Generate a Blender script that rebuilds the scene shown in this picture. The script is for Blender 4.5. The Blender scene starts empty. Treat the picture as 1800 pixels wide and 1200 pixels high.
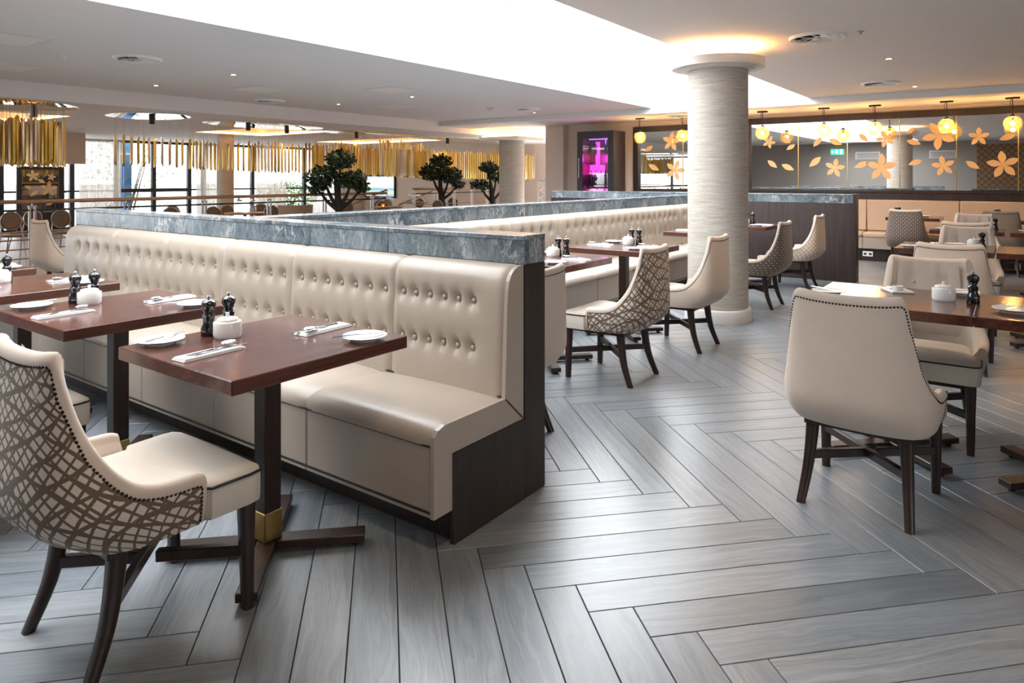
import bpy, bmesh, math, random
from mathutils import Vector, Matrix
random.seed(7)
PI = math.pi
S = bpy.context.scene
COL = S.collection

# ------------------------------------------------------------------ camera
cd = bpy.data.cameras.new('camera')
cam = bpy.data.objects.new('camera', cd); COL.objects.link(cam)
CAM_H = 1.35
cam.location = (0, 0, CAM_H)
cam.rotation_euler = (PI/2, 0, math.radians(36.1) - PI/2)
cd.sensor_width = 36.0
cd.lens = 1215.0/1800*36
cd.shift_y = (312.4 - 600)/1800
cd.clip_start = 0.05; cd.clip_end = 200
S.camera = cam

# ------------------------------------------------------------------ world, light, exposure
S.view_settings.view_transform = 'Standard'
S.view_settings.look = 'None'
S.view_settings.gamma = 1.0
S.view_settings.use_curve_mapping = False
S.view_settings.exposure = 0.45
w = bpy.data.worlds.new('overcast'); S.world = w; w.use_nodes = True
bg = w.node_tree.nodes['Background']
bg.inputs[0].default_value = (0.93, 0.96, 1.0, 1); bg.inputs[1].default_value = 4.2

def area(name, loc, rot, sx, sy, power, color=(1, 1, 1), spread=PI):
    d = bpy.data.lights.new(name, 'AREA'); d.shape = 'RECTANGLE'; d.size = sx; d.size_y = sy
    d.energy = power; d.color = color; d.spread = spread
    o = bpy.data.objects.new(name, d); o.location = loc; o.rotation_euler = rot; COL.objects.link(o); return o
def point(name, loc, power, color, r=0.03):
    d = bpy.data.lights.new(name, 'POINT'); d.energy = power; d.color = color; d.shadow_soft_size = r
    o = bpy.data.objects.new(name, d); o.location = loc; COL.objects.link(o); return o
def spot(name, loc, power, color, ang=100, blend=0.6, r=0.04):
    d = bpy.data.lights.new(name, 'SPOT'); d.energy = power; d.color = color; d.shadow_soft_size = r
    d.spot_size = math.radians(ang); d.spot_blend = blend
    o = bpy.data.objects.new(name, d); o.location = loc; COL.objects.link(o); return o
WARM = (1.0, 0.62, 0.30)
# daylight through the roof light and through the window walls
area('roof_daylight', (5.4, 3.96, 3.55), (0, 0, 0), 12.2, 2.6, 640, (0.90, 0.95, 1.0))
wl = area('window_daylight', (8.5, 19.75, 1.25), (-PI/2, 0, 0), 18.0, 2.3, 10); wl.data.cycles.is_portal = True

for o_ in (area('added_right_fill_portal', (1.3, -5.06, 1.55), (PI/2, 0, 0), 2.6, 1.3, 10), area('added_rear_fill_portal', (-1.66, -3.4, 1.6), (PI/2, 0, -PI/2), 2.4, 1.4, 10)): o_.data.cycles.is_portal = True  # portals of two unseen windows added to bring in fill light
# ------------------------------------------------------------------ material helpers
class NT:
    def __init__(s, name):
        s.m = bpy.data.materials.new(name); s.m.use_nodes = True
        s.t = s.m.node_tree; s.b = s.t.nodes['Principled BSDF']; s.out = s.t.nodes['Material Output']
    def n(s, typ, **kw):
        x = s.t.nodes.new(typ)
        for k, v in kw.items(): setattr(x, k, v)
        return x
    def put(s, v, sock):
        if v is None: return
        if isinstance(v, bpy.types.NodeSocket): s.t.links.new(v, sock)
        else:
            if hasattr(sock.default_value, '__len__') and not hasattr(v, '__len__'): v = (v,)*len(sock.default_value)
            if hasattr(v, '__len__') and len(v) == 3 and len(sock.default_value) == 4: v = (*v, 1)
            sock.default_value = v
    def math(s, op, a, b=None, c=None, clamp=False):
        x = s.n('ShaderNodeMath', operation=op, use_clamp=clamp)
        for i, v in enumerate((a, b, c)): s.put(v, x.inputs[i])
        return x.outputs[0]
    def vmath(s, op, a, b=None):
        x = s.n('ShaderNodeVectorMath', operation=op); s.put(a, x.inputs[0]); s.put(b, x.inputs[1]); return x.outputs[0]
    def coord(s, kind='Object'): return s.n('ShaderNodeTexCoord').outputs[kind]
    def uv(s): return s.n('ShaderNodeTexCoord').outputs['UV']
    def map(s, v, loc=(0,0,0), rot=(0,0,0), sc=(1,1,1)):
        x = s.n('ShaderNodeMapping'); s.put(v, x.inputs[0]); s.put(loc, x.inputs[1]); s.put(rot, x.inputs[2]); s.put(sc, x.inputs[3]); return x.outputs[0]
    def noise(s, v, scale=5, detail=4, rough=0.5, dist=0.0, col=False):
        x = s.n('ShaderNodeTexNoise'); s.put(v, x.inputs['Vector']); x.inputs['Scale'].default_value = scale
        x.inputs['Detail'].default_value = detail; x.inputs['Roughness'].default_value = rough; x.inputs['Distortion'].default_value = dist
        return x.outputs['Color' if col else 'Fac']
    def vor(s, v, scale=5, feature='F1', out='Distance', rnd=1.0):
        x = s.n('ShaderNodeTexVoronoi', feature=feature); s.put(v, x.inputs['Vector']); x.inputs['Scale'].default_value = scale
        x.inputs['Randomness'].default_value = rnd
        return x.outputs[out]
    def ramp(s, f, stops, interp='LINEAR'):
        x = s.n('ShaderNodeValToRGB'); r = x.color_ramp; r.interpolation = interp
        while len(r.elements) < len(stops): r.elements.new(0.5)
        for e, (p, c) in zip(r.elements, stops):
            e.position = p; e.color = (*c, 1) if hasattr(c, '__len__') else (c, c, c, 1)
        s.put(f, x.inputs[0]); return x.outputs[0]
    def mix(s, f, a, b, mode='MIX'):
        x = s.n('ShaderNodeMix', data_type='RGBA', blend_type=mode); s.put(f, x.inputs[0]); s.put(a, x.inputs[6]); s.put(b, x.inputs[7]); return x.outputs[2]
    def sep(s, v):
        x = s.n('ShaderNodeSeparateXYZ'); s.put(v, x.inputs[0]); return x.outputs
    def comb(s, a, b, c=0.0):
        x = s.n('ShaderNodeCombineXYZ'); s.put(a, x.inputs[0]); s.put(b, x.inputs[1]); s.put(c, x.inputs[2]); return x.outputs[0]
    def rand(s): return s.n('ShaderNodeObjectInfo').outputs['Random']
    def island(s): return s.n('ShaderNodeNewGeometry').outputs['Random Per Island']
    def bump(s, h, strength=0.3, dist=0.01):
        x = s.n('ShaderNodeBump'); x.inputs['Strength'].default_value = strength; x.inputs['Distance'].default_value = dist
        s.put(h, x.inputs['Height']); s.t.links.new(x.outputs[0], s.b.inputs['Normal'])
    def set(s, color=None, rough=None, metal=None, spec=None, **kw):
        if color is not None: s.put(color, s.b.inputs['Base Color'])
        if rough is not None: s.put(rough, s.b.inputs['Roughness'])
        if metal is not None: s.put(metal, s.b.inputs['Metallic'])
        if spec is not None: s.put(spec, s.b.inputs['Specular IOR Level'])
        for k, v in kw.items(): s.put(v, s.b.inputs[k.replace('_', ' ')])
        return s.m

def soft(name, c, rough=0.5, metal=0.0, var=0.06, scale=14, spec=0.5, bump=0.0, **kw):
    """plain material with fine procedural mottling"""
    t = NT(name); f = t.noise(t.coord(), scale, 3, 0.55)
    col = t.mix(f, tuple(max(0, x*(1-var)) for x in c), tuple(min(1, x*(1+var)) for x in c))
    if bump: t.bump(t.noise(t.coord(), scale*12, 2), bump, 0.002)
    return t.set(col, rough, metal, spec, **kw)
def emit(name, c, strength):
    t = NT(name); return t.set(c, 0.5, Emission_Color=c, Emission_Strength=strength)

M = {}
# --- paint
M['ceiling'] = soft('ceiling_paint', (0.86, 0.82, 0.80), 0.75, var=0.015, scale=3)
M['white_paint'] = soft('white_paint', (0.86, 0.86, 0.85), 0.6, var=0.01)
M['wall'] = soft('beige_wall_paint', (0.68, 0.56, 0.465), 0.75, var=0.02, scale=3)
M['grey_wall'] = soft('taupe_wall_paint', (0.33, 0.30, 0.28), 0.75, var=0.02, scale=3)
M['trim_white'] = soft('trim_white', (0.75, 0.73, 0.70), 0.45, var=0.01)
M['vent_white'] = soft('vent_white', (0.92, 0.91, 0.89), 0.4, var=0.01)
M['vent_grey'] = soft('vent_throat_grey', (0.22, 0.21, 0.20), 0.6)
M['panel'] = soft('access_panel_paint', (0.95, 0.90, 0.86), 0.5, var=0.02)
# --- floor planks (u runs along the board)
def plank_mat(name, single):
    t = NT(name); uv = t.uv(); r = t.rand() if single else t.island()
    off = t.math('MULTIPLY', r, 53.0)
    v = t.vmath('ADD', uv, t.comb(off, t.math('MULTIPLY', r, 17.0)))
    warp = t.noise(t.map(v, sc=(1.1, 5, 1)), 1.6, 3, 0.6)
    sx = t.sep(v)
    yy = t.math('ADD', sx[1], t.math('MULTIPLY', warp, 0.16))
    rings = t.noise(t.comb(t.math('MULTIPLY', sx[0], 0.9), t.math('MULTIPLY', yy, 38.0)), 1.0, 6, 0.68)
    fine = t.noise(t.map(v, sc=(7, 260, 1)), 1.0, 3, 0.65)
    f = t.math('ADD', t.math('MULTIPLY', rings, 0.66), t.math('MULTIPLY', fine, 0.34))
    c = t.ramp(f, [(0.28, (0.085, 0.095, 0.108)), (0.44, (0.175, 0.195, 0.215)), (0.56, (0.25, 0.268, 0.285)), (0.74, (0.345, 0.355, 0.365))])
    tone = t.ramp(r, [(0.0, (0.70, 0.70, 0.71)), (0.35, (0.95, 0.96, 0.98)), (0.7, (1.0, 1.0, 1.0)), (1.0, (1.14, 1.10, 1.05))])
    c = t.mix(1.0, c, tone, 'MULTIPLY')
    t.bump(f, 0.12, 0.004)
    return t.set(c, t.ramp(fine, [(0.3, 0.29), (0.7, 0.38)]), 0, 1.0, Coat_Weight=0.25, Coat_Roughness=0.32)
M['plank'] = plank_mat('grey_oak_plank', True)
M['plank_far'] = plank_mat('grey_oak_plank_far', False)
M['grout'] = soft('dark_joint', (0.035, 0.037, 0.042), 0.8)
M['far_floor'] = soft('far_brown_floor', (0.20, 0.17, 0.15), 0.4, scale=3, var=0.2)
# --- woods
def wood(name, dark, light, rough, axis=0, scale=1.0, coat=0.0):
    t = NT(name); v = t.coord()
    sc = [26, 26, 26]; sc[axis] = 1.6
    g = t.noise(t.map(v, sc=tuple(x*scale for x in sc)), 1.0, 4, 0.6, 0.4)
    h = t.noise(t.map(v, sc=tuple(x*scale*4 for x in sc)), 1.0, 2, 0.6)
    f = t.math('ADD', t.math('MULTIPLY', g, 0.7), t.math('MULTIPLY', h, 0.3))
    c = t.ramp(f, [(0.32, dark), (0.68, light)])
    t.bump(h, 0.06, 0.002)
    return t.set(c, rough, 0, 0.5, Coat_Weight=coat, Coat_Roughness=0.15)
M['table_top'] = wood('mahogany_table_top', (0.050, 0.015, 0.009), (0.130, 0.043, 0.028), 0.20, 0, 0.8, 0.4)
M['dark_wood'] = wood('wenge_wood', (0.014, 0.009, 0.008), (0.040, 0.024, 0.020), 0.38, 2)
M['leg_wood'] = wood('dark_leg_wood', (0.014, 0.007, 0.005), (0.044, 0.020, 0.014), 0.32, 2)
M['brown_wood'] = wood('brown_panel_wood', (0.030, 0.020, 0.019), (0.065, 0.046, 0.042), 0.42, 2)
M['rail_wood'] = wood('handrail_wood', (0.22, 0.10, 0.05), (0.36, 0.19, 0.10), 0.3, 0)
# --- marble
def marble(name, seed):
    t = NT(name); r = t.rand(); v = t.vmath('ADD', t.coord(), t.comb(t.math('MULTIPLY', r, 31.0), seed, t.math('MULTIPLY', r, 9.0)))
    v = t.map(v, rot=(0.6, 0.5, 0.3), sc=(1.0, 1.0, 0.55))
    wv = t.noise(v, 3.0, 7, 0.7, 0.8, col=True)
    v2 = t.vmath('ADD', v, t.vmath('MULTIPLY', t.vmath('SUBTRACT', wv, (0.5, 0.5, 0.5)), (0.55, 0.55, 0.55)))
    base = t.ramp(t.noise(v2, 5.5, 8, 0.72), [(0.30, (0.022, 0.032, 0.042)), (0.43, (0.085, 0.118, 0.142)), (0.56, (0.155, 0.195, 0.22)), (0.72, (0.36, 0.39, 0.41))])
    ve = t.vor(v2, 8.0, 'DISTANCE_TO_EDGE')
    vm = t.math('SUBTRACT', 1.0, t.math('DIVIDE', ve, 0.06), clamp=True)
    vm = t.math('MULTIPLY', vm, t.ramp(t.noise(v, 4.0, 4), [(0.44, 0.0), (0.68, 0.9)]))
    c = t.mix(vm, base, (0.80, 0.80, 0.80))
    ve2 = t.vor(v2, 26.0, 'DISTANCE_TO_EDGE')
    vm2 = t.math('MULTIPLY', t.math('SUBTRACT', 1.0, t.math('DIVIDE', ve2, 0.05), clamp=True), 0.45)
    c = t.mix(vm2, c, (0.55, 0.56, 0.57))
    pk = t.ramp(t.noise(v2, 4.0, 2), [(0.66, 0.0), (0.74, 0.6)])
    c = t.mix(pk, c, (0.62, 0.44, 0.38))
    return t.set(c, 0.16, 0, 0.5)
M['marble'] = marble('blue_grey_marble', 3.0)
# --- upholstery
def leather(name, c, rough=0.42, grain=260):
    t = NT(name); v = t.coord()
    f = t.noise(v, 5, 4, 0.6)
    g = t.vor(v, grain, 'F1')
    t.bump(t.math('ADD', g, t.math('MULTIPLY', t.noise(v, 22, 3), 1.5)), 0.10, 0.002)
    return t.set(t.mix(f, tuple(x*0.93 for x in c), tuple(min(1, x*1.06) for x in c)), t.ramp(f, [(0.3, rough-0.04), (0.7, rough+0.06)]), 0, 0.5)
M['leather'] = leather('greige_leather', (0.415, 0.345, 0.28), 0.34)
M['tan_leather'] = leather('tan_bench_leather', (0.52, 0.40, 0.29), 0.45)
M['seat_leather'] = leather('cream_seat_leather', (0.60, 0.53, 0.45), 0.40)
M['piping'] = soft('black_piping', (0.012, 0.012, 0.013), 0.4)
def velvet(name, c, var=0.09):
    t = NT(name); v = t.coord(); f = t.noise(v, 6, 4, 0.6, 0.6)
    t.bump(t.noise(v, 420, 2), 0.06, 0.001)
    return t.set(t.mix(f, tuple(x*(1-var) for x in c), tuple(min(1, x*(1+var)) for x in c)), 0.85, 0, 0.2, Sheen_Weight=0.35, Sheen_Roughness=0.4, Sheen_Tint=(1.0, 0.95, 0.9))
M['velvet'] = velvet('cream_velvet', (0.62, 0.515, 0.43))
M['velvet_tan'] = velvet('tan_velvet', (0.50, 0.40, 0.32))
M['velvet_dark'] = velvet('mocha_velvet', (0.28, 0.215, 0.165))
def lines(t, v, ang, freq, width, wob, wfreq, seed):
    """mask of hand drawn lines across a uv given in metres"""
    u = t.map(v, loc=(seed, seed*0.7, 0), rot=(0, 0, math.radians(ang)))
    nz = t.math('SUBTRACT', t.noise(u, wfreq, 2, 0.5), 0.5)
    x = t.sep(u)[0]
    p = t.math('ADD', t.math('MULTIPLY', x, freq), t.math('MULTIPLY', nz, wob))
    fr = t.math('ABSOLUTE', t.math('SUBTRACT', t.math('FRACT', p), 0.5))
    wd = t.math('MULTIPLY', t.math('ADD', 0.45, t.noise(u, wfreq*2.2, 2)), width)
    d = t.math('SUBTRACT', wd, fr)
    return t.math('MULTIPLY', d, 40.0, clamp=True)
def scribble(name, ground, ink):
    t = NT(name); v = t.uv()
    a = lines(t, v, 50, 34, 0.15, 3.4, 2.2, 1.0); b = lines(t, v, -38, 31, 0.14, 3.2, 2.4, 4.0)
    c = lines(t, v, 68, 15, 0.11, 2.8, 2.6, 9.0); d = lines(t, v, -62, 14, 0.11, 3.0, 2.3, 14.0)
    m = t.math('MAXIMUM', t.math('MAXIMUM', a, b), t.math('MAXIMUM', c, d))
    m = t.math('MULTIPLY', m, t.ramp(t.noise(v, 9, 2), [(0.24, 0.3), (0.34, 1.0)]))
    t.bump(m, 0.25, 0.002)
    return t.set(t.mix(m, ground, ink), 0.8, 0, 0.25, Sheen_Weight=0.2)
M['scribble'] = scribble('scribble_fabric', (0.66, 0.565, 0.47), (0.155, 0.105, 0.070))
def dots(name, ground, line, dot):
    t = NT(name); v = t.map(t.uv(), rot=(0, 0, PI/4)); x = t.sep(v)
    def grid(fq, wd):
        a = t.math('ABSOLUTE', t.math('SUBTRACT', t.math('FRACT', t.math('MULTIPLY', x[0], fq)), 0.5))
        b = t.math('ABSOLUTE', t.math('SUBTRACT', t.math('FRACT', t.math('MULTIPLY', x[1], fq)), 0.5))
        return a, b
    a, b = grid(27, 0)
    ln = t.math('LESS_THAN', t.math('MINIMUM', t.math('ABSOLUTE', t.math('SUBTRACT', a, 0.40)), t.math('ABSOLUTE', t.math('SUBTRACT', b, 0.40))), 0.028)
    dt = t.math('LESS_THAN', t.math('MAXIMUM', a, b), 0.17)
    c = t.mix(ln, ground, line); c = t.mix(dt, c, dot)
    return t.set(c, 0.75, 0, 0.3, Sheen_Weight=0.2)
M['dots'] = dots('brown_diamond_fabric', (0.105, 0.070, 0.058), (0.36, 0.29, 0.24), (0.62, 0.56, 0.48))
M['lattice'] = dots('beige_lattice_fabric', (0.60, 0.50, 0.40), (0.20, 0.14, 0.10), (0.70, 0.60, 0.50))
M['nail'] = soft('dark_nail_heads', (0.045, 0.032, 0.025), 0.32, 0.9)
# --- tableware and metals
M['porcelain'] = soft('white_porcelain', (0.84, 0.82, 0.79), 0.12, var=0.01)
M['napkin'] = soft('white_napkin', (0.88, 0.87, 0.86), 0.9, var=0.02, bump=0.1)
M['steel'] = soft('polished_steel', (0.66, 0.66, 0.68), 0.16, 1.0, var=0.02)
M['brushed'] = soft('brushed_steel', (0.50, 0.46, 0.43), 0.30, 1.0, var=0.05)
M['mill'] = soft('black_lacquer', (0.008, 0.008, 0.010), 0.10, var=0.02, Coat_Weight=0.5)
M['brass'] = soft('brass', (0.62, 0.43, 0.16), 0.28, 1.0, var=0.06)
M['black'] = soft('black_metal', (0.012, 0.012, 0.012), 0.4, 0.3)
M['dark_metal'] = soft('bronze_window_frame', (0.030, 0.028, 0.030), 0.4, 0.2)
M['blue'] = soft('blue_steel_paint', (0.06, 0.20, 0.40), 0.5)
M['socket'] = soft('white_socket', (0.82, 0.82, 0.80), 0.4)
def gold():
    t = NT('gold_tube'); r = t.rand()
    c = t.ramp(r, [(0.0, (0.62, 0.36, 0.06)), (0.4, (0.80, 0.55, 0.13)), (0.7, (0.86, 0.66, 0.26)), (0.86, (0.80, 0.72, 0.70)), (1.0, (0.55, 0.33, 0.10))])
    f = t.noise(t.coord(), 8, 2)
    return t.set(t.mix(t.math('MULTIPLY', f, 0.25), c, (0.5, 0.3, 0.05)), 0.30, 0.85)
M['gold'] = gold()
def gold_far():
    t = NT('gold_tube_far'); r = t.island()
    c = t.ramp(r, [(0.0, (0.62, 0.36, 0.06)), (0.4, (0.80, 0.55, 0.13)), (0.7, (0.86, 0.66, 0.26)), (0.86, (0.80, 0.72, 0.70)), (1.0, (0.55, 0.33, 0.10))])
    f = t.noise(t.coord(), 8, 2)
    return t.set(t.mix(t.math('MULTIPLY', f, 0.25), c, (0.5, 0.3, 0.05)), 0.30, 0.85)
M['gold_far'] = gold_far()
M['decal'] = soft('gold_leaf_decal', (0.80, 0.54, 0.27), 0.55, 0.0, var=0.05, scale=20)
M['wire'] = soft('gold_wire', (0.55, 0.45, 0.32), 0.35, 1.0)
M['mirror'] = soft('mirror_silver', (0.86, 0.85, 0.83), 0.01, 1.0, var=0.002)
# --- pillars: linen wall covering, slubs run round the column
def linen(name, a, b):
    t = NT(name); v = t.coord()
    f = t.noise(t.map(v, sc=(5, 5, 80)), 1.0, 5, 0.7)
    g = t.noise(t.map(v, sc=(14, 14, 300)), 1.0, 2, 0.6)
    h = t.math('ADD', t.math('MULTIPLY', f, 0.7), t.math('MULTIPLY', g, 0.3))
    t.bump(h, 0.3, 0.004)
    return t.set(t.ramp(h, [(0.28, a), (0.60, b)]), 0.7, 0, 0.3)
M['linen'] = linen('linen_wallcovering', (0.33, 0.295, 0.25), (0.60, 0.555, 0.49))
# --- glass
def pane(name, tint=(1, 1, 1), refl=0.08):
    t = NT(name); tr = t.n('ShaderNodeBsdfTransparent'); tr.inputs[0].default_value = (*tint, 1)
    gl = t.n('ShaderNodeBsdfGlossy'); gl.inputs['Roughness'].default_value = 0.02
    fz = t.noise(t.coord(), 2, 1)
    mx = t.n('ShaderNodeMixShader'); t.put(t.math('MULTIPLY', fz, refl*2), mx.inputs[0])
    t.t.links.new(tr.outputs[0], mx.inputs[1]); t.t.links.new(gl.outputs[0], mx.inputs[2]); t.t.links.new(mx.outputs[0], t.out.inputs[0])
    return t.m
M['glass'] = pane('window_glass', (0.97, 0.98, 0.98), 0.06)
M['cab_glass'] = pane('cabinet_glass', (0.98, 0.96, 0.99), 0.10)
def amber():
    t = NT('amber_glass'); tr = t.n('ShaderNodeBsdfTransparent'); tr.inputs[0].default_value = (1.0, 0.80, 0.46, 1)
    tl = t.n('ShaderNodeBsdfTranslucent'); t.put(t.mix(t.noise(t.coord(), 9, 2), (1.0, 0.66, 0.26), (1.0, 0.78, 0.40)), tl.inputs[0])
    gl = t.n('ShaderNodeBsdfGlossy'); gl.inputs['Roughness'].default_value = 0.03; gl.inputs[0].default_value = (1.0, 0.86, 0.6, 1)
    a = t.n('ShaderNodeMixShader'); a.inputs[0].default_value = 0.11; b = t.n('ShaderNodeMixShader'); b.inputs[0].default_value = 0.10
    t.t.links.new(tr.outputs[0], a.inputs[1]); t.t.links.new(tl.outputs[0], a.inputs[2]); t.t.links.new(a.outputs[0], b.inputs[1]); t.t.links.new(gl.outputs[0], b.inputs[2]); t.t.links.new(b.outputs[0], t.out.inputs[0])
    return t.m
M['amber'] = amber()
M['clear'] = pane('clear_glass', (0.95, 0.95, 0.95), 0.25)
def sheer():
    t = NT('sheer_curtain'); tr = t.n('ShaderNodeBsdfTransparent'); tl = t.n('ShaderNodeBsdfTranslucent'); df = t.n('ShaderNodeBsdfDiffuse')
    wv = t.noise(t.map(t.coord(), sc=(60, 60, 2)), 1, 2)
    c = t.ramp(wv, [(0.3, (0.34, 0.28, 0.23)), (0.7, (0.62, 0.56, 0.50))])
    t.put(c, tl.inputs[0]); t.put(c, df.inputs[0])
    a = t.n('ShaderNodeMixShader'); a.inputs[0].default_value = 0.45
    t.t.links.new(tl.outputs[0], a.inputs[1]); t.t.links.new(df.outputs[0], a.inputs[2])
    b = t.n('ShaderNodeMixShader'); b.inputs[0].default_value = 0.86
    t.t.links.new(tr.outputs[0], b.inputs[1]); t.t.links.new(a.outputs[0], b.inputs[2]); t.t.links.new(b.outputs[0], t.out.inputs[0])
    return t.m
M['sheer'] = sheer()
# --- plants
def leafm(name, a, b):
    t = NT(name); c = t.ramp(t.island(), [(0.0, a), (0.75, b), (1.0, tuple(x*1.6 for x in b))]); return t.set(c, 0.5, 0, 0.4)
M['leaf'] = leafm('dark_leaf', (0.008, 0.016, 0.007), (0.030, 0.052, 0.018))
M['hedge'] = leafm('green_leaf', (0.04, 0.10, 0.03), (0.16, 0.26, 0.08))  # garden shrubs, a lighter green than the bonsai leaves
M['bark'] = soft('bark', (0.022, 0.015, 0.011), 0.85, var=0.4, scale=30, bump=0.4)
M['terracotta'] = soft('terracotta', (0.36, 0.17, 0.10), 0.7)
M['wicker'] = soft('wicker_brown', (0.13, 0.075, 0.045), 0.6, var=0.35, scale=70, bump=0.4)
M['outdoor'] = soft('pale_render_outside', (0.80, 0.80, 0.78), 0.8)
# --- things that give off light
M['cove'] = emit('cove_light', (1.0, 0.56, 0.20), 20)
M['tray_cove'] = emit('tray_light', (1.0, 0.52, 0.17), 9)
M['bulb'] = emit('lamp_filament', (1.0, 0.70, 0.36), 60)
M['downlight'] = emit('downlight_lamp', (1.0, 0.70, 0.42), 14)
M['pink'] = emit('magenta_led', (1.0, 0.03, 0.52), 3.0)
M['violet'] = emit('violet_led', (0.45, 0.12, 1.0), 2.4)
M['exit_green'] = emit('exit_sign_green', (0.03, 0.55, 0.28), 2.0)
M['exit_white'] = emit('exit_sign_white', (0.9, 1.0, 0.95), 2.5)
M['candle'] = emit('candle_flame', (1.0, 0.55, 0.2), 12)
def screen():
    t = NT('television_picture'); v = t.sep(t.uv())
    c = t.ramp(v[1], [(0.0, (0.30, 0.42, 0.62)), (0.22, (0.55, 0.70, 0.42)), (0.36, (0.20, 0.40, 0.55)), (0.5, (0.75, 0.80, 0.90)), (0.75, (0.80, 0.78, 0.88)), (1.0, (0.45, 0.52, 0.75))])
    bl = t.noise(t.map(t.uv(), sc=(5, 3, 1)), 1, 3, 0.5, 0.5, col=True)
    c = t.mix(0.35, c, bl, 'OVERLAY')
    return t.set((0.02, 0.02, 0.02), 0.2, Emission_Color=c, Emission_Strength=1.1)
M['screen'] = screen()
def herring_tile():
    t = NT('bronze_mosaic'); v = t.map(t.coord(), rot=(PI/4, 0, 0)); x = t.sep(v)
    a = t.math('FRACT', t.math('MULTIPLY', x[1], 7)); b = t.math('FRACT', t.math('MULTIPLY', x[2], 7))
    e = t.math('MINIMUM', t.math('MINIMUM', a, t.math('SUBTRACT', 1.0, a)), t.math('MINIMUM', b, t.math('SUBTRACT', 1.0, b)))
    return t.set(t.ramp(e, [(0.03, (0.05, 0.03, 0.02)), (0.10, (0.24, 0.15, 0.085))]), 0.3, 0.3)
M['mosaic'] = herring_tile()

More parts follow.
